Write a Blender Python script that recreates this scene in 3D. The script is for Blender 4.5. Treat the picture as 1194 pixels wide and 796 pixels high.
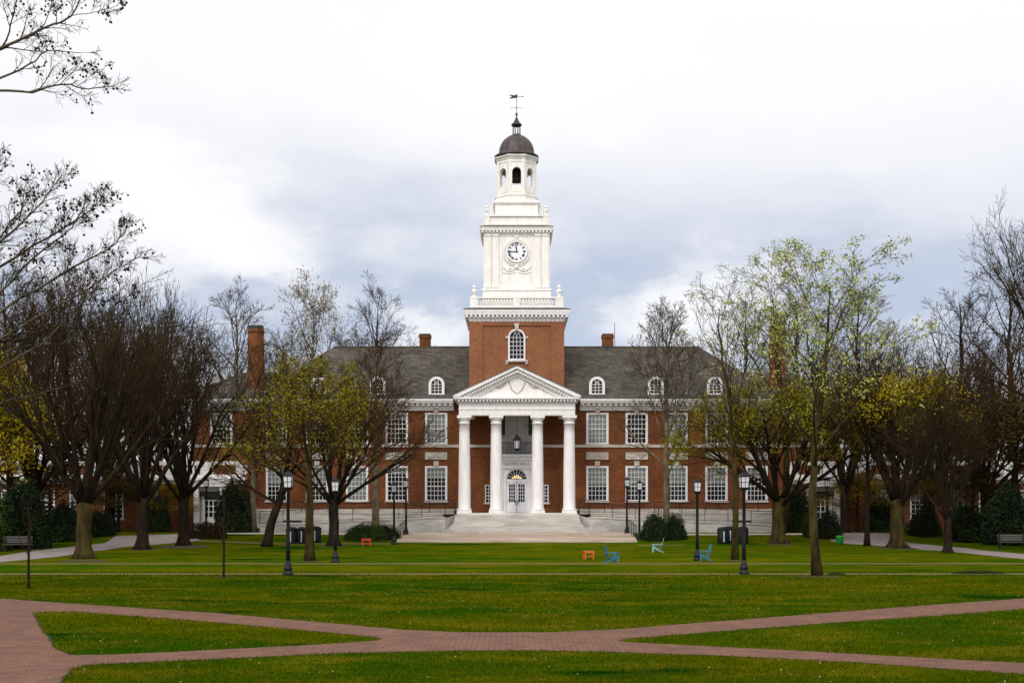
import bpy, math, random
import numpy as np
from mathutils import Vector, Matrix
from mathutils.geometry import tessellate_polygon
R = math.radians
for o in list(bpy.data.objects): bpy.data.objects.remove(o)
scene = bpy.context.scene
col = scene.collection

# ------------------------------------------------------------------ camera, sky, sun, exposure
EYE, F, CX, HY = 2.65, 1500.0, 597.0, 590.0
cam_d = bpy.data.cameras.new('camera'); cam = bpy.data.objects.new('camera', cam_d); col.objects.link(cam)
cam.location = (0, 0, EYE); cam.rotation_euler = (R(90), 0, 0)
cam_d.sensor_width = 36; cam_d.lens = 36*F/1194; cam_d.shift_y = (HY-398)/1194
cam_d.clip_start = 0.5; cam_d.clip_end = 6000
scene.camera = cam
SUN_EL, SUN_AZ = 42, 205          # azimuth clockwise from +Y: behind the camera, to its left
world = bpy.data.worlds.new('World'); scene.world = world; world.use_nodes = True
sun_d = bpy.data.lights.new('sun', 'SUN'); sun = bpy.data.objects.new('sun', sun_d); col.objects.link(sun)
sun_d.energy = 1.5; sun_d.angle = R(11); sun_d.color = (1.0, 0.955, 0.89)
sdir = Vector((math.sin(R(SUN_AZ))*math.cos(R(SUN_EL)), math.cos(R(SUN_AZ))*math.cos(R(SUN_EL)), math.sin(R(SUN_EL))))
sun.rotation_euler = sdir.to_track_quat('Z', 'Y').to_euler(); sun.location = (0, 0, 60)
vs = scene.view_settings
vs.view_transform = 'Standard'; vs.look = 'None'; vs.exposure = 0.0; vs.gamma = 1.0; vs.use_curve_mapping = False

def build_world():
    nt = world.node_tree; N = nt.nodes; L = nt.links
    for n in list(N): N.remove(n)
    out = N.new('ShaderNodeOutputWorld'); bg = N.new('ShaderNodeBackground'); bg.inputs['Strength'].default_value = 0.1
    L.new(bg.outputs[0], out.inputs[0])
    sky = N.new('ShaderNodeTexSky'); sky.sky_type = 'NISHITA'; sky.sun_disc = False
    sky.sun_elevation = R(SUN_EL); sky.sun_rotation = R(SUN_AZ)
    tc = N.new('ShaderNodeTexCoord'); sep = N.new('ShaderNodeSeparateXYZ'); L.new(tc.outputs['Generated'], sep.inputs[0])
    mp = N.new('ShaderNodeMapping'); mp.inputs['Scale'].default_value = (1.0, 1.0, 2.3); L.new(tc.outputs['Generated'], mp.inputs[0])
    mp.inputs['Location'].default_value = (0.35, 0.1, 0.2)
    def noise(scale, det, rough, dist=0.0):
        n = N.new('ShaderNodeTexNoise'); n.inputs['Scale'].default_value = scale; n.inputs['Detail'].default_value = det
        n.inputs['Roughness'].default_value = rough; n.inputs['Distortion'].default_value = dist
        L.new(mp.outputs[0], n.inputs['Vector']); return n.outputs['Fac']
    def math_(op, a, b, clamp=False):
        m = N.new('ShaderNodeMath'); m.operation = op; m.use_clamp = clamp
        for i, x in enumerate((a, b)):
            if isinstance(x, (int, float)): m.inputs[i].default_value = x
            else: L.new(x, m.inputs[i])
        return m.outputs[0]
    n1 = noise(2.6, 5, 0.55, 0.4)
    shifted = math_('ADD', sep.outputs[2], math_('MULTIPLY', math_('SUBTRACT', n1, 0.5), 0.16))
    # cloud banks and breaks standing in fixed directions
    wn = N.new('ShaderNodeTexNoise'); wn.inputs['Scale'].default_value = 7; wn.inputs['Detail'].default_value = 6; wn.inputs['Roughness'].default_value = .6
    L.new(mp.outputs[0], wn.inputs['Vector'])
    wv = N.new('ShaderNodeVectorMath'); wv.operation = 'MULTIPLY_ADD'; wv.inputs[1].default_value = (.16, .16, .16); wv.inputs[2].default_value = (-.08, -.08, -.08); L.new(wn.outputs['Color'], wv.inputs[0])
    wd = N.new('ShaderNodeVectorMath'); wd.operation = 'ADD'; L.new(tc.outputs['Generated'], wd.inputs[0]); L.new(wv.outputs[0], wd.inputs[1])
    for x, z, rx, rz, amp in ((-.29, .245, .07, .03, .13), (-.21, .215, .05, .022, .10), (-.055, .132, .045, .03, .14), (.14, .135, .07, .035, .15), (-.36, .19, .10, .02, .07), (.33, .135, .06, .02, .10),
                              (-.12, .175, .12, .035, -.02), (.25, .185, .13, .03, -.035), (.19, .235, .09, .02, -.01), (-.20, .175, .06, .02, -.02), (-.04, .26, .08, .02, -.02), (.0, .33, .2, .04, .04)):
        a1 = N.new('ShaderNodeVectorMath'); a1.operation = 'SUBTRACT'; L.new(wd.outputs[0], a1.inputs[0]); l_ = math.sqrt(1+x*x+z*z); a1.inputs[1].default_value = (x/l_, 1/l_, z/l_)
        a2 = N.new('ShaderNodeVectorMath'); a2.operation = 'MULTIPLY'; L.new(a1.outputs[0], a2.inputs[0]); a2.inputs[1].default_value = (1/rx, 1.5, 1/rz)
        a3 = N.new('ShaderNodeVectorMath'); a3.operation = 'LENGTH'; L.new(a2.outputs[0], a3.inputs[0])
        g_ = math_('MULTIPLY', math_('POWER', 2.718, math_('MULTIPLY', math_('MULTIPLY', a3.outputs['Value'], a3.outputs['Value']), -1.0)), amp)
        shifted = math_('ADD', shifted, g_)
    ramp = N.new('ShaderNodeValToRGB'); L.new(shifted, ramp.inputs[0])
    e = ramp.color_ramp.elements
    stops = [(0.0, (.90, .91, .95)), (0.085, (.80, .82, .90)), (0.115, (.56, .62, .76)), (0.155, (.55, .62, .78)),
             (0.185, (.63, .68, .81)), (0.215, (.80, .82, .91)), (0.25, (.95, .955, 1.0)), (0.30, (1.06, 1.05, 1.07)), (0.6, (1.25, 1.22, 1.2)), (1.0, (1.4, 1.36, 1.32))]
    e[0].position, e[0].color = stops[0][0], (*stops[0][1], 1)
    e[1].position, e[1].color = stops[-1][0], (*stops[-1][1], 1)
    for p, c in stops[1:-1]:
        x = e.new(p); x.color = (*c, 1)
    # brighter billows
    n2 = noise(3.6, 6, 0.55, 0.25)
    r2 = N.new('ShaderNodeValToRGB'); L.new(n2, r2.inputs[0]); r2.color_ramp.elements[0].position = 0.52; r2.color_ramp.elements[1].position = 0.74
    mx = N.new('ShaderNodeMix'); mx.data_type = 'RGBA'; L.new(math_('MULTIPLY', r2.outputs[0], 0.85), mx.inputs['Factor'])
    L.new(ramp.outputs[0], mx.inputs['A']); mx.inputs['B'].default_value = (1.10, 1.08, 1.07, 1)
    # the overcast behind the camera is the brighter side
    back = math_('MULTIPLY', math_('MAXIMUM', math_('MULTIPLY', sep.outputs[1], -1.0), 0.0), 1.05)
    gain = math_('MULTIPLY', math_('ADD', back, 1.0), 10.0)
    sc = N.new('ShaderNodeVectorMath'); sc.operation = 'SCALE'; L.new(mx.outputs['Result'], sc.inputs[0]); L.new(gain, sc.inputs['Scale'])
    fm = N.new('ShaderNodeMix'); fm.data_type = 'RGBA'; fm.inputs['Factor'].default_value = 0.10
    L.new(sc.outputs[0], fm.inputs['A']); L.new(sky.outputs[0], fm.inputs['B'])
    L.new(fm.outputs['Result'], bg.inputs['Color'])
build_world()

# ------------------------------------------------------------------ terrain and projection helpers
TERR = [(-400, 0), (78, 0), (85, .27), (92, .72), (100, .80), (3000, .80)]
def zg(y):
    for (a, za), (b, zb) in zip(TERR, TERR[1:]):
        if y <= b: return za+(zb-za)*(y-a)/(b-a)
    return TERR[-1][1]
def gdist(py):
    lo, hi = 8.0, 400.0
    for _ in range(50):
        m = (lo+hi)/2
        if HY+(EYE-zg(m))*F/m > py: lo = m
        else: hi = m
    return (lo+hi)/2
def gp(px, py):
    y = gdist(py); return ((px-CX)*y/F, y)
def wx(px, Y): return (px-CX)*Y/F
def wz(py, Y): return EYE+(HY-py)*Y/F
X0 = 0.37                                       # the hall's axis

# ------------------------------------------------------------------ materials
def mat(name, color, rough=0.8, var=0.0, vscale=3.0, bump=0.0, bscale=20.0, metal=0.0, spec=0.3, color2=None, stretch=(1, 1, 1), emis=None, trans=0.0):
    m = bpy.data.materials.new(name); m.use_nodes = True
    nt = m.node_tree; N = nt.nodes; L = nt.links; b = N['Principled BSDF']
    b.inputs['Base Color'].default_value = (*color, 1); b.inputs['Roughness'].default_value = rough
    b.inputs['Metallic'].default_value = metal; b.inputs['Specular IOR Level'].default_value = spec
    if emis: b.inputs['Emission Color'].default_value = (*emis[0], 1); b.inputs['Emission Strength'].default_value = emis[1]
    tc = N.new('ShaderNodeTexCoord'); mp = N.new('ShaderNodeMapping'); mp.inputs['Scale'].default_value = stretch
    L.new(tc.outputs['Object'], mp.inputs[0])
    if var or color2:
        n = N.new('ShaderNodeTexNoise'); n.inputs['Scale'].default_value = vscale; n.inputs['Detail'].default_value = 6; n.inputs['Roughness'].default_value = .65
        L.new(mp.outputs[0], n.inputs['Vector'])
        r = N.new('ShaderNodeValToRGB'); L.new(n.outputs['Fac'], r.inputs[0])
        c2 = color2 or tuple(c*(1-var) for c in color)
        r.color_ramp.elements[0].position = .36; r.color_ramp.elements[0].color = (*c2, 1)
        r.color_ramp.elements[1].position = .62; r.color_ramp.elements[1].color = (*color, 1)
        L.new(r.outputs[0], b.inputs['Base Color'])
    if bump:
        n = N.new('ShaderNodeTexNoise'); n.inputs['Scale'].default_value = bscale; n.inputs['Detail'].default_value = 4
        L.new(mp.outputs[0], n.inputs['Vector'])
        bp = N.new('ShaderNodeBump'); bp.inputs['Strength'].default_value = bump; bp.inputs['Distance'].default_value = .05
        L.new(n.outputs['Fac'], bp.inputs['Height']); L.new(bp.outputs[0], b.inputs['Normal'])
    return m

def brick_mat(name, c1, c2, mortar, bw=.21, bh=.072, ms=.008, flat=False, blotch=.35, offset=.5, bscale=.6):
    m = bpy.data.materials.new(name); m.use_nodes = True
    nt = m.node_tree; N = nt.nodes; L = nt.links; b = N['Principled BSDF']; b.inputs['Roughness'].default_value = .85; b.inputs['Specular IOR Level'].default_value = .2
    tc = N.new('ShaderNodeTexCoord'); sp = N.new('ShaderNodeSeparateXYZ'); L.new(tc.outputs['Object'], sp.inputs[0])
    cb = N.new('ShaderNodeCombineXYZ')
    if flat:
        L.new(sp.outputs[0], cb.inputs[0]); L.new(sp.outputs[1], cb.inputs[1])
    else:
        ad = N.new('ShaderNodeMath'); ad.operation = 'ADD'; L.new(sp.outputs[0], ad.inputs[0]); L.new(sp.outputs[1], ad.inputs[1])
        L.new(ad.outputs[0], cb.inputs[0]); L.new(sp.outputs[2], cb.inputs[1])
    t = N.new('ShaderNodeTexBrick'); L.new(cb.outputs[0], t.inputs['Vector'])
    t.inputs['Color1'].default_value = (*c1, 1); t.inputs['Color2'].default_value = (*c2, 1); t.inputs['Mortar'].default_value = (*mortar, 1)
    t.inputs['Scale'].default_value = 1; t.inputs['Brick Width'].default_value = bw; t.inputs['Row Height'].default_value = bh
    t.inputs['Mortar Size'].default_value = ms; t.inputs['Mortar Smooth'].default_value = .3; t.offset = offset
    n = N.new('ShaderNodeTexNoise'); n.inputs['Scale'].default_value = bscale; n.inputs['Detail'].default_value = 7; n.inputs['Roughness'].default_value = .7
    L.new(tc.outputs['Object'], n.inputs['Vector'])
    mr = N.new('ShaderNodeMapRange'); mr.inputs['From Min'].default_value = .3; mr.inputs['From Max'].default_value = .7
    mr.inputs['To Min'].default_value = 1-blotch; mr.inputs['To Max'].default_value = 1+blotch*.5; L.new(n.outputs['Fac'], mr.inputs[0])
    s = N.new('ShaderNodeVectorMath'); s.operation = 'SCALE'; L.new(t.outputs['Color'], s.inputs[0]); L.new(mr.outputs[0], s.inputs['Scale'])
    L.new(s.outputs[0], b.inputs['Base Color'])
    bp = N.new('ShaderNodeBump'); bp.inputs['Strength'].default_value = .4; bp.inputs['Distance'].default_value = .01; bp.invert = True
    L.new(t.outputs['Fac'], bp.inputs['Height']); L.new(bp.outputs[0], b.inputs['Normal'])
    return m

def grass_mat(name):
    m = bpy.data.materials.new(name); m.use_nodes = True
    nt = m.node_tree; N = nt.nodes; L = nt.links; b = N['Principled BSDF']; b.inputs['Roughness'].default_value = .95; b.inputs['Specular IOR Level'].default_value = .0
    tc = N.new('ShaderNodeTexCoord')
    def noise(sc, det=5, ro=.6, st=(1, 1, 1)):
        mp = N.new('ShaderNodeMapping'); mp.inputs['Scale'].default_value = st; L.new(tc.outputs['Object'], mp.inputs[0])
        n = N.new('ShaderNodeTexNoise'); n.inputs['Scale'].default_value = sc; n.inputs['Detail'].default_value = det; n.inputs['Roughness'].default_value = ro
        L.new(mp.outputs[0], n.inputs['Vector']); return n.outputs['Fac']
    def ramp(src, a, b_, ca, cb):
        r = N.new('ShaderNodeValToRGB'); L.new(src, r.inputs[0]); e = r.color_ramp.elements
        e[0].position = a; e[0].color = (*ca, 1); e[1].position = b_; e[1].color = (*cb, 1); return r.outputs[0]
    def mix(f, a, b_, fac=None):
        x = N.new('ShaderNodeMix'); x.data_type = 'RGBA'
        if isinstance(f, float): x.inputs['Factor'].default_value = f
        else: L.new(f, x.inputs['Factor'])
        for k, v in (('A', a), ('B', b_)):
            if isinstance(v, tuple): x.inputs[k].default_value = (*v, 1)
            else: L.new(v, x.inputs[k])
        return x.outputs['Result']
    base = mix(ramp(noise(.10, 3, .5, (.6, 1.3, 1)), .40, .60, (0, 0, 0), (1, 1, 1)), (.024, .064, .0010), (.062, .076, .0010))
    yel = ramp(noise(.55, 6, .72, (.7, 1, 1)), .47, .74, (0, 0, 0), (1, 1, 1))
    c = mix(yel, base, (.140, .115, .005))
    dk = ramp(noise(.38, 3, .5, (.45, 1, 1)), .62, .69, (0, 0, 0), (1, 1, 1))
    c = mix(dk, c, (.006, .036, .002))
    sp = ramp(noise(9, 4, .8), .30, .72, (.70, .70, .70), (1.25, 1.25, 1.2))
    v = N.new('ShaderNodeVectorMath'); v.operation = 'MULTIPLY'; L.new(c, v.inputs[0]); L.new(sp, v.inputs[1])
    L.new(v.outputs[0], b.inputs['Base Color'])
    bp = N.new('ShaderNodeBump'); bp.inputs['Strength'].default_value = .6; bp.inputs['Distance'].default_value = .04
    L.new(noise(14, 4, .8), bp.inputs['Height']); L.new(bp.outputs[0], b.inputs['Normal'])
    return m

M = {}
M['grass'] = grass_mat('lawn_grass')
M['blade_old'] = mat('grass_blade', (.085, .090, .003), .9, color2=(.026, .050, .002), vscale=1.2, spec=.0)
M['blade'] = M['grass']
M['brick'] = brick_mat('red_brick', (.200, .062, .016), (.125, .034, .010), (.15, .07, .035), blotch=.5)
M['brick_shaft'] = brick_mat('tower_brick', (.29, .105, .042), (.21, .070, .028), (.25, .13, .075), blotch=.2)
M['paving'] = brick_mat('pink_brick_paving', (.205, .099, .066), (.140, .065, .044), (.080, .042, .030), bw=.22, bh=.11, ms=.012, flat=True, blotch=.3, bscale=.9)
M['tan_path'] = mat('tan_gravel', (.14, .10, .025), .95, color2=(.085, .07, .018), vscale=4, bump=.3)
M['road'] = mat('grey_pink_concrete', (.27, .225, .22), .9, color2=(.19, .155, .145), vscale=1.1, bump=.2, bscale=30)
M['plaza'] = mat('weathered_marble_paving', (.46, .38, .31), .85, color2=(.28, .20, .145), vscale=.8, stretch=(.5, 1.4, 1))
M['white'] = mat('white_paint', (.80, .77, .76), .6, color2=(.70, .665, .645), vscale=1.6, stretch=(2.2, 2.2, .5), spec=.3)
M['cream'] = mat('cream_white_paint', (.82, .785, .745), .6, color2=(.72, .685, .645), vscale=1.4, stretch=(2, 2, .45))
M['white_shade'] = mat('white_marble_surround', (.82, .82, .84), .6, color2=(.72, .72, .74), vscale=2.2)
M['grey_marble'] = mat('grey_marble', (.52, .51, .52), .6, color2=(.36, .36, .36), vscale=2.2)
M['stone'] = mat('limestone', (.52, .475, .42), .85, color2=(.36, .32, .27), vscale=1.6, stretch=(.6, 1, 1.5))
M['stair'] = mat('pale_marble_steps', (.60, .575, .53), .75, color2=(.43, .40, .36), vscale=1.3, stretch=(.5, 1, 2))
M['rampstone'] = mat('weathered_stone_wall', (.50, .47, .43), .9, color2=(.30, .28, .25), vscale=1.1, stretch=(.6, 1, 2.2))
M['slate'] = brick_mat('slate_roof', (.108, .094, .072), (.050, .043, .034), (.030, .026, .021), bw=.42, bh=.13, ms=.016, blotch=.6, bscale=.55)
M['lead'] = mat('weathered_copper_gutter', (.10, .115, .10), .6, color2=(.055, .06, .05), vscale=2)
M['dome'] = mat('dark_copper_dome', (.085, .068, .065), .5, color2=(.045, .036, .036), vscale=2.5, stretch=(2, 2, .6), metal=.2)
M['iron'] = mat('black_iron', (.010, .010, .012), .6, var=.3)
M['bronze'] = mat('dark_bronze', (.03, .03, .025), .5, var=.3)
M['letter'] = mat('weathered_letters', (.22, .21, .22), .7, var=.2)
M['leaf_mustard'] = mat('mustard_leaves', (.36, .27, .005), .8, color2=(.11, .085, .003), vscale=.9, spec=.1)
M['dead_leaf'] = mat('dry_leaves', (.34, .25, .13), .9, color2=(.14, .08, .03), vscale=8)
M['leaf_brown'] = mat('brown_gold_leaves', (.070, .042, .008), .8, color2=(.022, .014, .004), vscale=.7, spec=.1)
M['dark'] = mat('dark_interior', (.010, .010, .012), .9, var=.3)
M['glass'] = mat('window_glass', (.008, .009, .011), .08, var=.3, spec=.14)
M['blind'] = mat('pale_window_blind', (.20, .215, .205), .35, color2=(.11, .125, .12), vscale=1.5, spec=.5)
M['sash'] = mat('sash_paint', (.72, .70, .69), .6, var=.1)
M['lampglass'] = mat('frosted_lamp_glass', (.62, .62, .66), .4, var=.12)
M['glow'] = mat('lit_lobby_lamp', (.9, .6, .3), .5, emis=((1.0, .62, .25), 2.2))
M['numeral'] = mat('black_numeral', (.04, .04, .045), .6)
M['dial'] = mat('white_clock_dial', (.78, .79, .83), .5, var=.05)
M['bark_dark'] = mat('dark_bark', (.030, .019, .010), .95, color2=(.010, .006, .004), vscale=5, bump=.8, bscale=12, stretch=(1, 1, .3), spec=.1)
M['bark_mossy'] = mat('mossy_bark', (.060, .044, .012), .95, color2=(.016, .010, .004), vscale=3, bump=.8, bscale=12, stretch=(1, 1, .3), spec=.1)
M['bark_pale'] = mat('pale_bark', (.17, .14, .085), .9, color2=(.06, .045, .025), vscale=2.5, bump=.4, stretch=(1, 1, .5), spec=.1)
M['bark_limb'] = mat('grey_olive_bark', (.13, .105, .07), .9, color2=(.05, .04, .025), vscale=2.5, bump=.3, spec=.1)
M['twig_dark'] = mat('dark_twigs', (.056, .037, .017), .95, color2=(.022, .014, .007), vscale=.6, spec=.05)
M['twig_red'] = mat('reddish_brown_twigs', (.075, .038, .018), .95, color2=(.030, .016, .008), vscale=.5, spec=.05)
M['twig_grey'] = mat('grey_brown_twigs', (.080, .058, .044), .95, color2=(.036, .026, .020), vscale=.5, spec=.05)
M['leaf_olive'] = mat('olive_spring_leaves', (.215, .180, .004), .8, color2=(.080, .072, .004), vscale=.7, spec=.1)
M['leaf_pale'] = mat('pale_green_buds', (.38, .40, .09), .8, color2=(.20, .22, .04), vscale=.7, spec=.1)
M['leaf_white'] = mat('cream_buds', (.40, .37, .25), .8, color2=(.22, .19, .12), vscale=.7, spec=.1)
M['leaf_gold'] = mat('golden_leaves', (.20, .125, .005), .8, color2=(.075, .050, .004), vscale=.7, spec=.1)
M['leaf_red'] = mat('reddish_leaf_buds', (.10, .045, .02), .8, color2=(.05, .025, .012), vscale=.7, spec=.1)
M['shrub'] = mat('dark_evergreen_leaves', (.022, .036, .010), .8, color2=(.008, .014, .006), vscale=1.2, spec=.15)
M['shrub_green'] = mat('green_shrub_leaves', (.045, .075, .010), .8, color2=(.014, .028, .006), vscale=1.0, spec=.15)
M['shrub_brown'] = mat('brown_hedge_leaves', (.050, .028, .014), .85, color2=(.018, .012, .007), vscale=1.0, spec=.1)
M['ball'] = mat('dark_seed_balls', (.035, .022, .016), .9, var=.3)
M['soil'] = mat('bare_soil', (.055, .036, .016), 1.0, color2=(.028, .026, .008), vscale=3, bump=.4)
M['blue'] = mat('sky_blue_paint', (.030, .17, .28), .5, var=.15)
M['teal'] = mat('pale_teal_paint', (.20, .38, .36), .5, var=.12)
M['orange'] = mat('orange_paint', (.60, .12, .02), .5, var=.12)
M['red'] = mat('red_paint', (.55, .03, .015), .5, var=.12)
M['green'] = mat('bright_green_plastic', (.03, .35, .05), .5, var=.1)
M['bin'] = mat('black_bin_plastic', (.006, .006, .008), .7, var=.25)
M['notice'] = mat('white_notice', (.55, .56, .58), .6, var=.1)
M['wood'] = mat('grey_bench_wood', (.13, .12, .11), .8, var=.3, vscale=8)

# ------------------------------------------------------------------ object helpers
WL = {}                                          # world position of each object's origin
def tag(o, label=None, cat=None, group=None, kind=None):
    if label: o['label'] = label
    if cat: o['category'] = cat
    if group: o['group'] = group
    if kind: o['kind'] = kind
    return o
def empty(name, loc, label, cat, group=None):
    o = bpy.data.objects.new(name, None); o.empty_display_size = .3; col.objects.link(o); o.location = loc
    WL[o] = Vector(loc); return tag(o, label, cat, group)
def link(name, me, parent=None, origin=None):
    o = bpy.data.objects.new(name, me); col.objects.link(o)
    if parent is not None: o.parent = parent
    base = WL[parent] if parent is not None else Vector((0, 0, 0))
    w = Vector(origin) if origin is not None else base.copy()
    o.location = w-base; WL[o] = w; return o
def dup_tree(o, parent=None):
    c = o.copy(); col.objects.link(c); c.parent = parent
    for ch in [k for k in bpy.data.objects if k.parent == o]: dup_tree(ch, c)
    return c
CHILD = {}
def dup(o, loc, label=None, rz=None, scale=None, parent=None):
    def kids(x): return [k for k in list(col.objects) if k.parent == x]
    def rec(x, par):
        c = x.copy(); col.objects.link(c); c.parent = par
        for k in kids(x): rec(k, c)
        return c
    c = rec(o, parent); c.location = loc
    if rz is not None: c.rotation_euler[2] = rz
    if scale is not None: c.scale = scale
    if label: c['label'] = label
    return c

class MB:
    def __init__(s): s.v = []; s.f = []; s.m = []; s.s = []
    def add(s, vs, fs, m=0, smooth=False):
        n = len(s.v); s.v += [tuple(p) for p in vs]
        for f in fs: s.f.append(tuple(i+n for i in f)); s.m.append(m); s.s.append(smooth)
    def box(s, x0, x1, y0, y1, z0, z1, m=0):
        if x0 > x1: x0, x1 = x1, x0
        s.add([(x0, y0, z0), (x1, y0, z0), (x1, y1, z0), (x0, y1, z0), (x0, y0, z1), (x1, y0, z1), (x1, y1, z1), (x0, y1, z1)],
              [(0, 3, 2, 1), (4, 5, 6, 7), (0, 1, 5, 4), (1, 2, 6, 5), (2, 3, 7, 6), (3, 0, 4, 7)], m)
    def prism(s, pts, y0, y1, m=0):              # outline in x,z drawn through y
        n = len(pts)
        v = [(x, y0, z) for x, z in pts]+[(x, y1, z) for x, z in pts]
        s.add(v, [tuple(range(n)), tuple(range(2*n-1, n-1, -1))]+[(i, i+n, (i+1) % n+n, (i+1) % n) for i in range(n)], m)
    def prism_z(s, pts, z0, z1, m=0):            # outline in x,y drawn through z
        n = len(pts)
        v = [(x, y, z0) for x, y in pts]+[(x, y, z1) for x, y in pts]
        s.add(v, [tuple(range(n-1, -1, -1)), tuple(range(n, 2*n))]+[(i, (i+1) % n, (i+1) % n+n, i+n) for i in range(n)], m)
    def lathe(s, prof, cx, cy, n=16, m=0, smooth=True, rot=0.0, k=1.0):
        v = []; f = []
        for r, z in prof:
            for i in range(n):
                a = rot+2*math.pi*i/n; v.append((cx+r*k*math.cos(a), cy+r*k*math.sin(a), z))
        for j in range(len(prof)-1):
            for i in range(n):
                a, b = j*n+i, j*n+(i+1) % n; f.append((a, b, b+n, a+n))
        f.append(tuple(range(n-1, -1, -1))); f.append(tuple(range((len(prof)-1)*n, len(prof)*n)))
        s.add(v, f, m, smooth)
    def sq(s, prof, cx, cy, m=0): s.lathe(prof, cx, cy, 4, m, False, math.pi/4, math.sqrt(2))
    def octo(s, prof, cx, cy, m=0): s.lathe(prof, cx, cy, 8, m, False, math.pi/8, 1/math.cos(math.pi/8))
    def tube(s, pts, rs, n=6, m=0, smooth=True):
        pts = [Vector(p) for p in pts]
        if isinstance(rs, (int, float)): rs = [rs]*len(pts)
        v = []; f = []; ref = None
        for i, p in enumerate(pts):
            d = (pts[min(i+1, len(pts)-1)]-pts[max(i-1, 0)])
            if d.length < 1e-9: d = Vector((0, 0, 1))
            d.normalize()
            if ref is None: ref = Vector((1, 0, 0)) if abs(d.x) < .8 else Vector((0, 1, 0))
            u = (ref-d*ref.dot(d)).normalized(); w = d.cross(u); ref = u
            for k in range(n):
                a = 2*math.pi*k/n; v.append(p+(u*math.cos(a)+w*math.sin(a))*rs[i])
        for j in range(len(pts)-1):
            for k in range(n):
                a, b = j*n+k, j*n+(k+1) % n; f.append((a, b, b+n, a+n))
        f.append(tuple(range(n-1, -1, -1))); f.append(tuple(range((len(pts)-1)*n, len(pts)*n)))
        s.add(v, f, m, smooth)
    def mesh(s, name, mats, origin=(0, 0, 0)):
        me = bpy.data.meshes.new(name); o = Vector(origin)
        me.from_pydata([Vector(p)-o for p in s.v], [], s.f)
        for x in (mats if isinstance(mats, (list, tuple)) else [mats]): me.materials.append(M[x] if isinstance(x, str) else x)
        me.polygons.foreach_set('material_index', s.m); me.polygons.foreach_set('use_smooth', s.s)
        me.update(); return me
    def build(s, name, mats, parent=None, origin=None):
        w = Vector(origin) if origin is not None else (WL[parent] if parent is not None else Vector((0, 0, 0)))
        return link(name, s.mesh(name, mats, w), parent, w)

def np_mesh(name, verts, faces, mats, smooth=False):
    me = bpy.data.meshes.new(name); k = faces.shape[1]
    me.vertices.add(len(verts)); me.vertices.foreach_set('co', verts.astype(np.float32).ravel())
    me.loops.add(faces.size); me.loops.foreach_set('vertex_index', faces.astype(np.int32).ravel())
    me.polygons.add(len(faces)); me.polygons.foreach_set('loop_start', np.arange(0, faces.size, k, dtype=np.int32))
    me.polygons.foreach_set('loop_total', np.full(len(faces), k, dtype=np.int32))
    if smooth: me.polygons.foreach_set('use_smooth', np.ones(len(faces), dtype=bool))
    me.materials.append(M[mats]); me.update(calc_edges=True); me.validate(); return me
def text_mb(s, size, extr=.01):
    cu = bpy.data.curves.new('letters', 'FONT'); cu.body = s; cu.size = size; cu.extrude = extr
    cu.align_x = 'CENTER'; cu.align_y = 'CENTER'
    o = bpy.data.objects.new('letters', cu); col.objects.link(o)
    dg = bpy.context.evaluated_depsgraph_get(); me = bpy.data.meshes.new_from_object(o.evaluated_get(dg))
    vs_ = [v.co.copy() for v in me.vertices]; fs = [tuple(p.vertices) for p in me.polygons]
    bpy.data.objects.remove(o); bpy.data.curves.remove(cu); bpy.data.meshes.remove(me)
    return vs_, fs

# ------------------------------------------------------------------ ground, paths, plaza
rnd = random.Random(5)
def sheet(name, loops, m, dz, kind='structure', jitter=0.0, px=True, label=None):
    """flat sheet draped on the terrain; loops: outer outline then holes"""
    out = []
    for lp in loops:
        pts = [gp(*p) if px else p for p in lp]; res = []
        for i, a in enumerate(pts):
            b = pts[(i+1) % len(pts)]; n = max(1, int(math.dist(a, b)/.45)) if jitter else 1
            for k in range(n):
                t = k/n; j = jitter if k else jitter*.5
                res.append(Vector((a[0]+(b[0]-a[0])*t+rnd.uniform(-j, j), a[1]+(b[1]-a[1])*t+rnd.uniform(-j, j), 0)))
        out.append(res)
    flat = [v for l in out for v in l]; tris = tessellate_polygon(out)
    import bmesh
    bm = bmesh.new(); bv = [bm.verts.new(v) for v in flat]
    for t in tris:
        try: bm.faces.new([bv[i] for i in t])
        except ValueError: pass
    for y, _ in TERR[1:-1]:
        bmesh.ops.bisect_plane(bm, geom=bm.verts[:]+bm.edges[:]+bm.faces[:], plane_co=(0, y, 0), plane_no=(0, 1, 0))
    for v in bm.verts: v.co.z = zg(v.co.y)+dz
    bmesh.ops.recalc_face_normals(bm, faces=bm.faces[:])
    for f in bm.faces:
        if f.normal.z < 0: f.normal_flip()
    me = bpy.data.meshes.new(name); bm.to_mesh(me); bm.free(); me.materials.append(M[m])
    o = link(name, me); tag(o, label, kind=kind); return o, out

g = MB(); xs = [-3000, -200, -60, 0, 60, 200, 3000]
for (y0, z0), (y1, z1) in zip(TERR, TERR[1:]):
    for a, b in zip(xs, xs[1:]): g.add([(a, y0, z0), (b, y0, z0), (b, y1, z1), (a, y1, z1)], [(0, 1, 2, 3)])
tag(g.build('ground', 'grass'), kind='structure')

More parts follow.
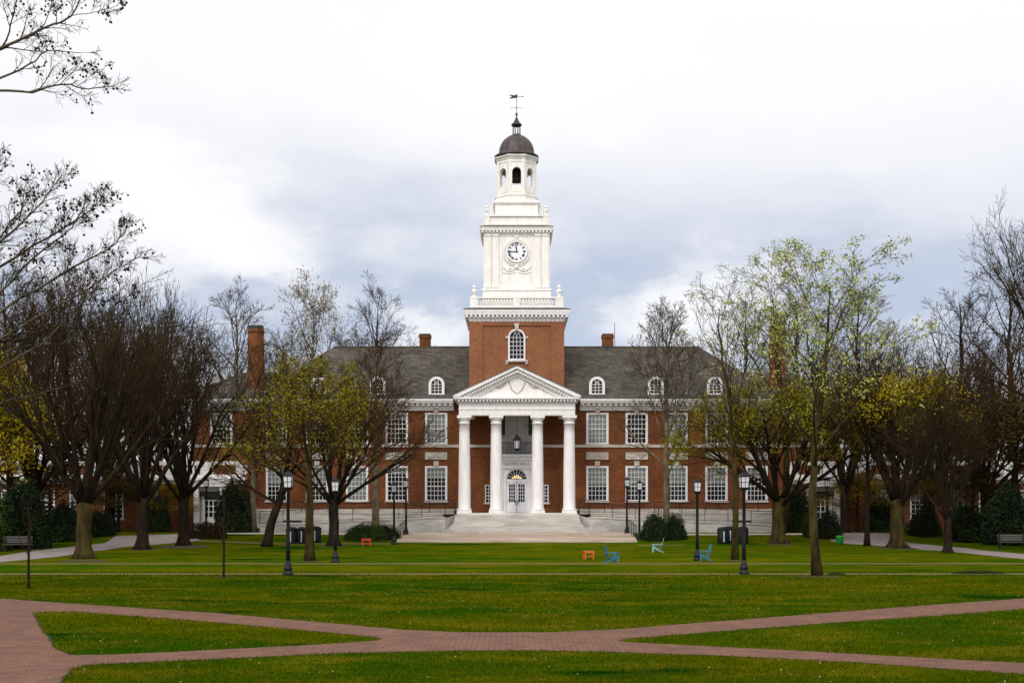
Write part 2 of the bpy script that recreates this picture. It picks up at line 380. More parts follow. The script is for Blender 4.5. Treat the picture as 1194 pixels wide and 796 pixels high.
paving_outer = [(-260, 690), (-100, 692), (0, 697.5), (100, 704.5), (250, 714.5), (400, 727.5), (470, 734), (540, 737), (640, 737), (720, 733.5),
                (794, 727.5), (950, 715.5), (1100, 704), (1194, 697.5), (1330, 689), (1330, 703), (1194, 709.5), (1100, 717), (1000, 723.5), (860, 734), (800, 739), (735, 744), (720, 746.3),
                (732, 748.5), (780, 751), (860, 755), (950, 759.5), (1100, 768), (1194, 773), (1330, 780), (1330, 796), (1194, 785.5), (1000, 772), (860, 765), (720, 760), (620, 758), (540, 758),
                (400, 761), (250, 768), (130, 773.5), (100, 775), (84, 779), (72, 790), (62, 815), (50, 860), (-260, 860)]
paving_hole = [(37, 714.5), (55, 712.8), (90, 713), (130, 716), (250, 725), (400, 738.5), (436, 742), (446, 744.3), (436, 747), (400, 749.5), (250, 757.5), (130, 763), (82, 763.5), (66, 757), (50, 737)]
_, pav_loops = sheet('brick_path', [paving_outer, paving_hole], 'paving', .005, jitter=.022)
eb = MB()
for lp in pav_loops:
    n = len(lp)
    nr = [(lp[(i+1) % n]-lp[i-1]).normalized() for i in range(n)]; wdt = [rnd.uniform(.02, .10) for _ in range(n)]
    for i in range(n):
        j = (i+1) % n; q = []
        for k in (i, j): p_ = Vector((nr[k].y, -nr[k].x, 0)); q.append((lp[k]-p_*wdt[k], lp[k]+p_*wdt[k]))
        a, b, c_, d_ = q[0][0], q[0][1], q[1][1], q[1][0]
        eb.add([(v.x, v.y, .0025) for v in (a, b, c_, d_)], [(0, 1, 2, 3)])
tag(eb.build('path_edge', 'soil'), kind='structure')
Y1, Y2 = gdist(668.8), gdist(656.8)
sheet('narrow_path', [[(-60, Y1-.55), (60, Y1-.55), (60, Y1+.55), (-60, Y1+.55)]], 'tan_path', .004, px=False, jitter=.03)
sheet('narrow_path', [[(-60, Y2-.6), (60, Y2-.6), (60, Y2+.6), (-60, Y2+.6)]], 'tan_path', .004, px=False, jitter=.03)
road_l = [(-160, 672), (0, 655), (65, 649), (110, 642), (140, 638), (205, 632.5), (232, 630), (232, 625), (205, 622.5), (135, 624.5), (122, 633), (85, 637), (40, 641.5), (0, 648), (-160, 662)]
sheet('road', [road_l], 'road', .006, jitter=0)
road_r = [(968, 630), (985, 633.5), (1040, 637), (1060, 638.5), (1100, 642), (1140, 646), (1194, 651.5), (1360, 670), (1360, 660), (1194, 645.5), (1130, 639), (1100, 636.5), (1060, 632.5), (1048, 626), (1040, 621.8), (968, 620.5)]
sheet('road', [road_r], 'road', .006, jitter=0)
# narrow cross walks by the hall
sheet('walkway', [[(232, 631), (330, 634.2), (463, 634.2), (463, 633), (330, 632.8), (232, 629.2)]], 'tan_path', .005, jitter=0)
sheet('walkway', [[(243, 622), (484, 623.5), (484, 622), (243, 620.5)]], 'stone', .005, jitter=0)
sheet('walkway', [[(800, 623.5), (950, 623), (950, 621.5), (800, 622)]], 'stone', .005, jitter=0)
sheet('walkway', [[(744, 636.5), (800, 635.4), (800, 634.8), (744, 635.4)]], 'tan_path', .005, jitter=0)
# raised marble landing in front of the steps
pz = MB(); yf, yb = 84.9, 92.6
lx, rx, lx2, rx2 = wx(462, yf), wx(743, yf), wx(468, yb), wx(737.5, yb)
T = .10
pz.add([(lx, yf, zg(yf)-.1), (rx, yf, zg(yf)-.1), (rx2, yb, zg(yb)-.1), (lx2, yb, zg(yb)-.1), (lx, yf, zg(yf)+T), (rx, yf, zg(yf)+T), (rx2, yb, zg(yb)+T-.06), (lx2, yb, zg(yb)+T-.06)],
       [(4, 5, 6, 7), (0, 1, 5, 4), (1, 2, 6, 5), (3, 0, 4, 7), (2, 3, 7, 6)])
tag(pz.build('pavement', 'plaza'), kind='structure')

# ------------------------------------------------------------------ the hall
hall = empty('brick_hall', (X0, 100, .8), 'wide red brick hall with white columned portico and tall white clock tower', 'building')
def sym(dpx, Y): return dpx*Y/F                 # offset in metres from the axis
Z_E = 11.08; HW = 25.1; BACK = 116.0
wins = []   # (dx, zc0, zc1, kind)
W2 = 13*100/F
zu0, zu1 = wz(517.5, 100), wz(481, 100)
zl0, zl1 = wz(584, 100), wz(543, 100)
bays = [94.0, 139.8, 186.2, 232.8, 279.5]
holes = []
for s_ in (-1, 1):
    for b_ in bays:
        cxw = X0+s_*sym(b_, 100)
        holes.append((cxw-W2, cxw+W2, zu0, zu1)); holes.append((cxw-W2, cxw+W2, zl0, zl1))
    cxw = X0+s_*sym(344.5, 100); holes.append((cxw-W2, cxw+W2, zu0, zu1))
# side slits by the door
for s_ in (-1, 1):
    c = X0+s_*sym(32.8, 100); holes.append((c-.28, c+.28, wz(586, 100), wz(565, 100)))
def holed_wall(mb, x0, x1, z0, z1, y, holes, depth=.22, m=0):
    X = sorted({x0, x1, *[h[0] for h in holes], *[h[1] for h in holes]}); Z = sorted({z0, z1, *[h[2] for h in holes], *[h[3] for h in holes]})
    idx = {}; V = []; Fc = []
    def vi(x, z):
        if (x, z) not in idx: idx[(x, z)] = len(V); V.append((x, y, z))
        return idx[(x, z)]
    for a, b in zip(X, X[1:]):
        for c, d in zip(Z, Z[1:]):
            mx_, mz_ = (a+b)/2, (c+d)/2
            if any(h[0] < mx_ < h[1] and h[2] < mz_ < h[3] for h in holes): continue
            Fc.append((vi(a, c), vi(b, c), vi(b, d), vi(a, d)))
    mb.add(V, Fc, m)
    for a, b, c, d in holes:
        mb.add([(a, y, c), (b, y, c), (b, y, d), (a, y, d), (a, y+depth, c), (b, y+depth, c), (b, y+depth, d), (a, y+depth, d)],
               [(0, 4, 5, 1), (1, 5, 6, 2), (2, 6, 7, 3), (3, 7, 4, 0)], m)
w = MB(); xa, xb = X0-HW, X0+HW
holed_wall(w, xa, xb, .5, Z_E-.2, 100, holes)
w.add([(xa, 100, .5), (xa, BACK, .5), (xb, BACK, .5), (xb, 100, .5), (xa, 100, Z_E-.2), (xa, BACK, Z_E-.2), (xb, BACK, Z_E-.2), (xb, 100, Z_E-.2)],
      [(0, 4, 5, 1), (1, 5, 6, 2), (2, 6, 7, 3), (4, 7, 6, 5)])
w.build('wall', 'brick', hall)
# stone base course and belt course
p = MB(); ztop = wz(594.3, 99.9)
p.box(xa-.08, X0-4.85, 99.88, 100.0, .5, ztop); p.box(X0+4.85, xb+.08, 99.88, 100.0, .5, ztop)
p.box(xa-.05, X0-sym(66, 97), 99.93, 100.0, ztop+.002, ztop+.08); p.box(X0+sym(66, 97), xb+.05, 99.93, 100, ztop+.002, ztop+.08)
p.build('stone_base', 'stone', hall)
p = MB(); za, zb_ = wz(521.3, 99.9), wz(518.2, 99.9)
p.box(xa-.05, X0-1.35, 99.9, 99.998, za, zb_); p.box(X0+1.35, xb+.05, 99.9, 99.998, za, zb_)
p.build('belt_course', 'stone', hall)
# relief panels between storeys and keystones
def relief_panel(cx_):
    m_ = MB(); y = 99.93; a, b = cx_-.86, cx_+.86; z0, z1 = wz(535.5, 100), wz(527, 100)
    m_.box(a, b, y, 99.998, z0, z1)
    for k in (-1, 1):
        pts = [(cx_+k*.06+k*.68*t, y-.01, z1-.14-.26*math.sin(math.pi*t)) for t in [i/6 for i in range(7)]]
        m_.tube(pts, .045, 5)
    m_.lathe([(.0, 0)], 0, 0, 3) if False else None
    m_.box(a, b, y-.03, y-.002, z1-.06, z1); m_.box(a, b, y-.03, y-.002, z0, z0+.05)
    m_.build('relief_panel', 'stone', hall)
def keystone(cx_, z0, z1, w0=.16, w1=.24, y=99.9, parent=None, m='white'):
    m_ = MB(); m_.prism([(cx_-w0, z0), (cx_+w0, z0), (cx_+w1, z1), (cx_-w1, z1)], y-.06, y+.098)
    return m_.build('keystone', m, parent or hall)

def window(cx_, z0, z1, wd, cols, rows, blind, y=100.0, parent=hall, border=.17, sill=True, seed=0):
    """white framed sash window: frame with muntins > pane, blind, sill"""
    ori = (cx_, y, z0); f = MB(); h = wd/2; yi = y+.06
    f.box(cx_-h, cx_-h+border, y-.03, y+.2, z0, z1); f.box(cx_+h-border, cx_+h, y-.03, y+.2, z0, z1)
    f.box(cx_-h+border, cx_+h-border, y-.03, y+.2, z1-border*.9, z1); f.box(cx_-h+border, cx_+h-border, y-.02, y+.2, z0, z0+border*.6)
    ax, bx_, az, bz = cx_-h+border, cx_+h-border, z0+border*.6, z1-border*.9
    for i in range(1, cols):
        x = ax+(bx_-ax)*i/cols; f.box(x-.017, x+.017, yi, yi+.035, az, bz)
    for j in range(1, rows):
        z = az+(bz-az)*j/rows; t = .032 if j == rows//2 else .017
        f.box(ax, bx_, yi-.004, yi+.031, z-t, z+t)
    fo = f.build('window', 'sash', parent, ori)
    g_ = MB(); g_.box(ax, bx_, yi+.05, yi+.06, az, bz); g_.build('pane', 'glass', fo)
    if blind > 0:
        zb2 = bz-(bz-az)*blind
        b_ = MB(); b_.box(ax+.01, bx_-.01, yi+.04, yi+.046, zb2, bz); b_.build('blind', 'blind', fo)
    if sill:
        s_ = MB(); s_.box(cx_-h-.09, cx_+h+.09, y-.12, y-.032, z0-.1, z0+.02); s_.build('sill', 'stone', fo)
    return fo
up_blind = {-94: 1, -139.8: .15, -186.2: .2, -232.8: .5, -279.5: .35, 94: 1, 139.8: .0, 186.2: 1, 232.8: .12, 279.5: .6}
lo_blind = {-94: .33, -139.8: .2, -186.2: 1, -232.8: .5, -279.5: .5, 94: .52, 139.8: .5, 186.2: .5, 232.8: .5, 279.5: .3}
for s_ in (-1, 1):
    for b_ in bays:
        c = X0+s_*sym(b_, 100)
        window(c, zu0, zu1, 2*W2, 5, 6, up_blind[round(s_*b_, 1)]); window(c, zl0, zl1, 2*W2, 5, 7, lo_blind[round(s_*b_, 1)])
        keystone(c, zu1+.01, wz(474.5, 100), m='stone'); keystone(c, zl1+.01, wz(537.3, 100), .2, .2, m='stone'); relief_panel(c)
    c = X0+s_*sym(344.5, 100); window(c, zu0, zu1, 2*W2, 5, 6, .4)
    c = X0+s_*sym(32.8, 100); window(c, wz(586, 100), wz(565, 100), .56, 2, 5, 0, border=.07)

# eaves cornice
cn = MB()
def cornice_run(mb, a, b):
    mb.box(a, b, 99.08, 100.3, Z_E-.30, Z_E-.12); mb.box(a, b, 99.18, 100.3, Z_E-.44, Z_E-.302)
    mb.box(a, b, 99.74, 99.998, Z_E-.66, Z_E-.442); mb.box(a, b, 99.80, 99.998, Z_E-.84, Z_E-.662); mb.box(a, b, 99.88, 99.998, Z_E-1.0, Z_E-.842)
    n = int((b-a)/.42)
    for i in range(n):
        x = a+(b-a)*(i+.5)/n; mb.box(x-.11, x+.11, 99.32, 99.738, Z_E-.62, Z_E-.442)
cornice_run(cn, xa-.6, X0-4.9); cornice_run(cn, X0+4.9, xb+.6)
cn.build('cornice', 'white', hall)
gu = MB()
for a, b in ((xa-.7, X0-4.7), (X0+4.7, xb+.7)): gu.box(a, b, 99.02, 99.6, Z_E-.118, Z_E+.02)
gu.build('gutter', 'lead', hall)
# roofs
rf = MB(); e0, ZR = 99.1, wz(404.5, 108); hx, rxh = 20.6, 15.35
rf.add([(X0-hx, e0, Z_E), (X0+hx, e0, Z_E), (X0+hx, 116.9, Z_E), (X0-hx, 116.9, Z_E), (X0-rxh, 108, ZR), (X0+rxh, 108, ZR)],
       [(0, 1, 5, 4), (1, 2, 5), (2, 3, 4, 5), (3, 0, 4), (0, 3, 2, 1)])
rf.box(X0-rxh, X0+rxh, 107.92, 108.08, ZR-.05, ZR+.06)
roof = rf.build('roof', 'slate', hall)
Z2 = wz(433.5, 105)
for s_ in (-1, 1):
    r2 = MB()
    a, b = X0+s_*14.5, X0+s_*(HW+.7); c_ = X0+s_*(HW-2.5)
    V = [(a, e0+.015, Z_E-.012), (b, e0+.015, Z_E-.012), (b, 116.8, Z_E-.012), (a, 116.8, Z_E-.012), (a, 105.5, Z2), (c_, 105.5, Z2)]
    Fc = [(0, 1, 5, 4), (1, 2, 5), (2, 3, 4, 5), (3, 0, 4), (0, 3, 2, 1)]
    r2.add(V, Fc if s_ > 0 else [tuple(reversed(q)) for q in Fc])
    r2.build('wing_roof', 'slate', hall)
def chimney(cx_, cy_, w_, z0, z1, tall):
    m_ = MB()
    if tall:
        m_.octo([(w_*.56, z0), (w_*.55, z0+1.5), (w_*.5, z1-.62), (w_*.49, z1-.6), (w_*.56, z1-.5), (w_*.56, z1-.35), (w_*.52, z1-.3)], cx_, cy_)
    else:
        m_.box(cx_-w_/2, cx_+w_/2, cy_-w_*.4, cy_+w_*.4, z0, z1-.35); m_.box(cx_-w_*.56, cx_+w_*.56, cy_-w_*.46, cy_+w_*.46, z1-.348, z1-.12)
    o = m_.build('chimney', 'brick', hall)
    c = MB()
    if tall: c.octo([(w_*.5, z1-.298), (w_*.5, z1), (w_*.36, z1)], cx_, cy_)
    else: c.box(cx_-w_*.5, cx_+w_*.5, cy_-w_*.4, cy_+w_*.4, z1-.118, z1)
    c.build('chimney_cap', 'bronze', o)
for s_ in (-1, 1):
    chimney(X0+s_*sym(304, 101.7), 101.7, 1.16, Z_E, wz(380, 101.7), True)
    chimney(X0+s_*sym(106.3, 108.5), 108.5, .92, ZR-.6, wz(389.5, 108.5), False)
rod = MB(); xr = X0+sym(114.5, 108.5); rod.tube([(xr, 108.5, ZR-.3), (xr, 108.5, ZR+2.1)], .025, 5); rod.build('lightning_rod', 'iron', hall)

def arch_pts(cx_, z0, zs, r, n=14):             # rectangle topped by a half circle, as an outline
    return [(cx_-r, z0), (cx_+r, z0)]+[(cx_+r*math.cos(math.pi*i/n), zs+r*math.sin(math.pi*i/n)) for i in range(n+1)]
def arch_ring(mb, cx_, z0, zs, ri, ro, y0, y1, n=14, m=0, legs=True):
    A = [(cx_+ri*math.cos(math.pi*i/n), zs+ri*math.sin(math.pi*i/n)) for i in range(n+1)]
    B = [(cx_+ro*math.cos(math.pi*i/n), zs+ro*math.sin(math.pi*i/n)) for i in range(n+1)]
    for i in range(n): mb.prism([A[i], B[i], B[i+1], A[i+1]], y0, y1, m)
    if legs:
        mb.box(cx_-ro, cx_-ri, y0, y1, z0, zs, m); mb.box(cx_+ri, cx_+ro, y0, y1, z0, zs, m)
def arch_window(parent, cx_, z0, zs, r, y, cols, rows, fr, mt='sash', sill=True):
    f = MB(); ri = r-fr
    arch_ring(f, cx_, z0, zs, ri, r, y-.1, y+.02); f.box(cx_-ri, cx_+ri, y-.1, y+.02, z0, z0+fr*.8)
    for i in range(1, cols):
        x = cx_-ri+2*ri*i/cols; zt = zs+math.sqrt(max(ri*ri-(x-cx_)**2, 0))*.98; f.box(x-.02, x+.02, y-.07, y-.04, z0+fr*.8, zt)
    for j in range(1, rows+1):
        z = z0+fr*.8+(zs-z0-fr*.8)*j/rows; f.box(cx_-ri, cx_+ri, y-.074, y-.044, z-.02, z+.02)
    # interlacing curved bars in the head
    for sx in (-1, 1):
        q = [(cx_+sx*(ri*.0)+sx*ri*.98*math.sin(t), y-.057, zs+ri*.95*(1-math.cos(t))*.95) for t in [i/6*math.pi/2*.72 for i in range(7)]]
        f.tube(q, .02, 4)
    o = f.build('window', mt, parent)
    g_ = MB(); g_.prism(arch_pts(cx_, z0+.02, zs, ri+.01), y-.035, y-.03); g_.build('pane', 'glass', o) if parent is hall else g_.build('pane', 'glass', parent)
    return o
# dormers
for s_ in (-1, 1):
    for dpx in (93.5, 162.0, 231.0):
        y = 99.62; cxd = X0+s_*sym(dpx, y); r = sym(9.2, y); z0 = wz(460.3, y); zs = wz(448.2, y)
        d_ = MB(); d_.prism(arch_pts(cxd, z0-.35, zs, r-.04), y+.03, y+5.2)
        do = d_.build('dormer', ['lead'], hall)
        f = MB(); ri = r-.20
        arch_ring(f, cxd, z0, zs, ri, r, y-.1, y+.03); f.box(cxd-ri, cxd+ri, y-.1, y+.03, z0, z0+.12); f.box(cxd-r-.05, cxd+r+.05, y-.16, y-.102, z0-.08, z0+.03)
        for i in (1, 2):
            x = cxd-ri+2*ri*i/3; f.box(x-.02, x+.02, y-.06, y-.03, z0+.12, zs+ri*.9)
        for j in (1, 2, 3):
            z = z0+.12+(zs-z0-.12)*j/3; f.box(cxd-ri, cxd+ri, y-.064, y-.034, z-.02, z+.02)
        for sx in (-1, 1): f.tube([(cxd+sx*ri*.33+(-sx)*ri*.9*math.sin(t)*.7, y-.047, zs+ri*.8*math.sin(t*1.1)*.9) for t in [i/5*1.1 for i in range(6)]], .018, 4)
        f.build('dormer_window', 'sash', do)
        g_ = MB(); g_.prism(arch_pts(cxd, z0+.1, zs, ri+.01), y-.02, y+.02); g_.build('pane', 'glass', do)

# ------------------------------------------------------------------ clock tower
YC = 104.64
def hw(dpx): return dpx*YC/(F+dpx)              # half width of a square stage whose front shows +-dpx
def stage(mb, rows, m=0):                       # rows: (half width px, row px)
    prof = []
    for d_, py in rows:
        h = hw(d_); prof.append((h, wz(py, YC-h)))
    mb.sq(prof, X0, YC, m)
sh = MB(); h0 = hw(54); yF = YC-h0; ztw = wz(375, yF)
sh.box(X0-h0, X0+h0, yF, YC+h0, 10, ztw)
ip = hw(54)-sym(14.5, yF)
sh.box(X0-h0, X0-ip, yF-.09, yF-.002, 10, ztw); sh.box(X0+ip, X0+h0, yF-.09, yF-.002, 10, ztw); sh.box(X0-ip, X0+ip, yF-.09, yF-.002, ztw-.32, ztw)
for s_ in (-1, 1):
    xs_ = X0+s_*h0
    sh.box(min(xs_, xs_+s_*.09), max(xs_, xs_+s_*.09), yF-.09, yF+1.0, 10, ztw)
tower = sh.build('clock_tower', 'brick_shaft', hall)
def modillion_cornice(mb, bed, p_bed, mod, p0, p1, n, corona):
    """bed moulding, a ring of brackets, projecting corona above"""
    stage(mb, bed); stage(mb, [(p_bed, p0+.01), (p_bed, p1-.05)])
    hb_, hm = hw(p_bed), hw(mod); z0_, z1_ = wz(p0, YC-hm), wz(p1, YC-hm)
    for i in range(n):
        q = -hm+2*hm*(i+.5)/n; t = hm/n*.52
        for s_ in (-1, 1):
            mb.box(X0+q-t, X0+q+t, YC+s_*hb_ if s_ > 0 else YC-hm, YC+hm if s_ > 0 else YC-hb_, z0_, z1_)
            mb.box(X0+hb_ if s_ > 0 else X0-hm, X0+hm if s_ > 0 else X0-hb_, YC+q-t, YC+q+t, z0_, z1_)
    stage(mb, corona)
c = MB(); modillion_cornice(c, [(55, 377), (55.2, 374.5), (55.8, 374), (56.2, 372), (57.5, 371), (57.5, 369.4)], 57.4, 60.6, 369.3, 366.5, 24, [(61.2, 366.4), (61.2, 364.4), (61.8, 363.6), (62, 360.8)])
c.build('cornice', 'white', tower)
c = MB(); stage(c, [(62.3, 360.7), (62.3, 359.6), (53, 358.2)]); c.build('cornice_cap', 'lead', tower)
def balustrade(dpx, p0, p1, pier, mids, name='balustrade', solid=False):
    h = hw(dpx); z0, z1 = wz(p1, YC-h), wz(p0, YC-h); m_ = MB(); t = .16; pw = sym(pier, YC-h)
    for s_ in (-1, 1):
        yy = YC+s_*(h-t); m_.box(X0-h, X0+h, yy-t, yy+t, z0, z0+.17); m_.box(X0-h, X0+h, yy-t-.03, yy+t+.03, z1-.12, z1)
        xx = X0+s_*(h-t); m_.box(xx-t, xx+t, YC-h+2*t, YC+h-2*t, z0, z0+.17); m_.box(xx-t-.03, xx+t+.03, YC-h+2*t, YC+h-2*t, z1-.12, z1)
        for s2 in (-1, 1):
            a = X0+s_*h; b = X0+s_*(h-pw); c_ = YC+s2*h; d_ = YC+s2*(h-pw)
            m_.box(min(a, b)-.01, max(a, b)+.01, min(c_, d_)-.01, max(c_, d_)+.01, z0-.005, z1+.02)
        for mm in mids: m_.box(X0+mm-pw*.5, X0+mm+pw*.5, YC+s_*h-.02 if s_ < 0 else YC+h-2*t, YC+s_*h+2*t if s_ < 0 else YC+h+.02, z0, z1+.01)
        n = int(2*h/.24)
        for i in range(n):
            q = -h+2*h*(i+.5)/n
            if solid: continue
            m_.lathe([(.045, z0+.17), (.075, z0+.17+(z1-z0)*.25), (.035, z0+.17+(z1-z0)*.45), (.05, z1-.12)], X0+q, YC+s_*(h-t), 6)
            m_.lathe([(.045, z0+.17), (.075, z0+.17+(z1-z0)*.25), (.035, z0+.17+(z1-z0)*.45), (.05, z1-.12)], X0+s_*(h-t), YC+q, 6)
        if solid:
            m_.box(X0-h+.1, X0+h-.1, YC+s_*(h-t)-.07, YC+s_*(h-t)+.07, z0+.1, z1-.1); m_.box(X0+s_*(h-t)-.07, X0+s_*(h-t)+.07, YC-h+.1, YC+h-.1, z0+.1, z1-.1)
    m_.build(name, 'cream', tower); return h, z1, pw
def urn(x, y, z, s, name='urn'):
    m_ = MB(); m_.lathe([(.20*s, z), (.20*s, z+.08*s), (.08*s, z+.14*s), (.07*s, z+.22*s), (.26*s, z+.42*s), (.27*s, z+.58*s), (.12*s, z+.68*s), (.10*s, z+.74*s), (.21*s, z+.80*s), (.19*s, z+.88*s), (.05*s, z+1.0*s), (.01*s, z+1.12*s)], x, y, 12)
    m_.build(name, 'cream', tower)
h, z1, pw = balustrade(54.3, 346, 358.4, 9, [0])
for a in (-1, 1):
    for b in (-1, 1): urn(X0+a*(h-pw/2), YC+b*(h-pw/2), z1+.02, .92)
# clock stage
c = MB(); stage(c, [(40, 357), (40, 339.5), (41, 338.5), (41, 336.8), (38.5, 336.2)])
hb = hw(37.2); yb_ = YC-hb; zt_ = wz(272, yb_)
c.box(X0-hb, X0+hb, yb_, YC+hb, wz(337, yb_), zt_)
for s_ in (-1, 1):
    for (q0, q1) in ((37.2, 29.6), (28.0, 20.8)):
        a, b = X0+s_*sym(q0, yb_), X0+s_*sym(q1, yb_)
        c.box(a, b, yb_-.1, yb_-.002, wz(336, yb_), zt_); c.box(a-.0, b, yb_-.15, yb_-.102, wz(336, yb_), wz(333.5, yb_)); c.box(a, b, yb_-.16, yb_-.102, wz(275.5, yb_), wz(273, yb_))
        for f_ in (-1, 1):   # side pilasters
            ya_, yz_ = YC+f_*sym(q0, yb_), YC+f_*sym(q1, yb_)
            x_ = X0+s_*hb; c.box(min(x_+s_*.002, x_+s_*.1), max(x_+s_*.002, x_+s_*.1), min(ya_, yz_), max(ya_, yz_), wz(336, yb_), zt_)
a = sym(17.5, yb_)
for q in ((X0-a, X0-a+.05), (X0+a-.05, X0+a)): c.box(*q, yb_-.04, yb_-.002, wz(330, yb_), wz(274.5, yb_))
c.box(X0-a, X0+a, yb_-.045, yb_-.004, wz(275.3, yb_), wz(274.3, yb_))
c.build('clock_stage', 'cream', tower)
c = MB(); modillion_cornice(c, [(37.6, 275), (38.0, 274), (38.4, 272.6), (39.4, 271.8), (39.4, 270.8)], 39.3, 41.6, 270.7, 268.4, 20, [(42.2, 268.3), (42.2, 266.4), (42.8, 265.6), (42.9, 264.4)])
c.build('cornice', 'cream', tower)
c = MB(); stage(c, [(43.1, 264.3), (43.1, 263.4), (36, 262.6)]); c.build('cornice_cap', 'lead', tower)
# clock
zc = wz(293.5, yb_); rc = sym(11, yb_)
def disc(mb, r, y0, y1, n=40, m=0, cx_=X0, cz=None):
    cz = zc if cz is None else cz
    mb.prism([(cx_+r*math.cos(2*math.pi*i/n), cz+r*math.sin(2*math.pi*i/n)) for i in range(n)], y0, y1, m)
def ring(mb, cx_, cz, ri, ro, y0, y1, n=40, m=0):
    for i in range(n):
        a, b = 2*math.pi*i/n, 2*math.pi*(i+1)/n
        mb.prism([(cx_+ri*math.cos(a), cz+ri*math.sin(a)), (cx_+ro*math.cos(a), cz+ro*math.sin(a)), (cx_+ro*math.cos(b), cz+ro*math.sin(b)), (cx_+ri*math.cos(b), cz+ri*math.sin(b))], y0, y1, m)
c = MB(); disc(c, rc, yb_-.08, yb_-.003); clock = c.build('clock_face', 'dial', tower)
c = MB(); ring(c, X0, zc, rc+.002, rc+.12, yb_-.16, yb_-.004); ring(c, X0, zc, rc+.20, rc+.30, yb_-.08, yb_-.004)
c.build('clock_surround', 'cream', tower)
n_ = MB(); rn = rc*.80
for k, s_ in enumerate(['XII', 'I', 'II', 'III', 'IIII', 'V', 'VI', 'VII', 'VIII', 'IX', 'X', 'XI']):
    vv, ff = text_mb(s_, .27, .006); a = R(30*k)
    # bold by drawing each numeral twice, a hair apart in depth
    for ox, oy in ((-.014, 0), (.014, .0015)):
        n_.add([(X0+(v.x+ox)*math.cos(a)*.9+(v.y)*math.sin(a)+rn*math.sin(a), yb_-.092-v.z+oy, zc-(v.x+ox)*.9*math.sin(a)+v.y*math.cos(a)+rn*math.cos(a)) for v in vv], ff)
n_.build('numerals', 'numeral', tower)
hd = MB()
def hand(ang, L, w_, y):
    a = R(ang); d = (math.sin(a), math.cos(a)); n2 = (math.cos(a), -math.sin(a))
    pts = [(X0+d[0]*t+n2[0]*q, zc+d[1]*t+n2[1]*q) for t, q in ((-.12, -w_*.6), (-.12, w_*.6), (L*.8, w_), (L, 0), (L*.8, -w_))]
    hd.prism(pts, y-.008, y)
hand(353, rc*.72, .055, yb_-.105); hand(269, rc*.98, .04, yb_-.120); disc(hd, .07, yb_-.135, yb_-.1, 12)
hd.build('clock_hands', 'numeral', tower)
# garland relief round the clock
gl = MB()
for r_, e_, dzz in ((1.13, .045, 0), (1.42, .035, -.12)):
    gl.tube([(X0+r_*rc/.74*.74*math.sin(t)*1.0, yb_-.03, zc+dzz-r_*rc*math.cos(t)) for t in [R(-80+160*i/20) for i in range(21)]], e_, 5)
for k in (-1, 1):
    gl.tube([(X0+k*(.1+1.0*t), yb_-.03, zc-1.28-.30*math.sin(math.pi*t)+.1*t) for t in [i/8 for i in range(9)]], .05, 5)
    gl.tube([(X0+k*(.1+1.05*t), yb_-.03, zc-1.62-.10*math.sin(math.pi*t)) for t in [i/8 for i in range(9)]], .025, 5)
    gl.lathe([(.07, zc-1.38), (.10, zc-1.33), (.05, zc-1.26)], X0+k*.52, yb_-.03, 8)
gl.lathe([(.05, zc-1.42), (.16, zc-1.3), (.14, zc-1.1), (.05, zc-1.02)], X0, yb_-.03, 8)
gl.lathe([(.04, zc+rc+.25), (.14, zc+rc+.36), (.10, zc+rc+.5), (.03, zc+rc+.56)], X0, yb_-.03, 8)
gl.build('garland', 'white', tower)
h, z1, pw = balustrade(37.6, 250.5, 262.4, 6.5, [], solid=True)
for a in (-1, 1):
    for b in (-1, 1): urn(X0+a*(h-pw/2), YC+b*(h-pw/2), z1+.02, .72)
c = MB(); stage(c, [(27, 262), (27, 258.5), (25.2, 257.5), (25, 239.5), (26, 238), (27.2, 236.2), (27.2, 234.8), (24.5, 234)])
for s_ in (-1, 1):      # scrolled consoles
    x0_ = X0+s_*hw(25); zb0, zb1 = wz(258, YC-1.7), wz(239, YC-1.7)
    for yy in (-1, 1):
        q = [(x0_+s_*(.06+.32*math.sin(t*2.3)*(1-t*.2)), YC+yy*hw(22), zb0+(zb1-zb0)*t) for t in [i/8 for i in range(9)]]
        c.tube(q, .09, 6)
c.build('lantern_base', 'cream', tower)
def orow(d_, py): r_ = d_*YC/F; return (r_, wz(py, YC-r_))
c = MB(); c.octo([orow(*q) for q in ((24.6, 234.2), (24.6, 232.5), (24.0, 232), (24.0, 228), (24.8, 227.2), (24.8, 226), (22, 225.5))], X0, YC)
c.build('lantern_base', 'cream', tower)
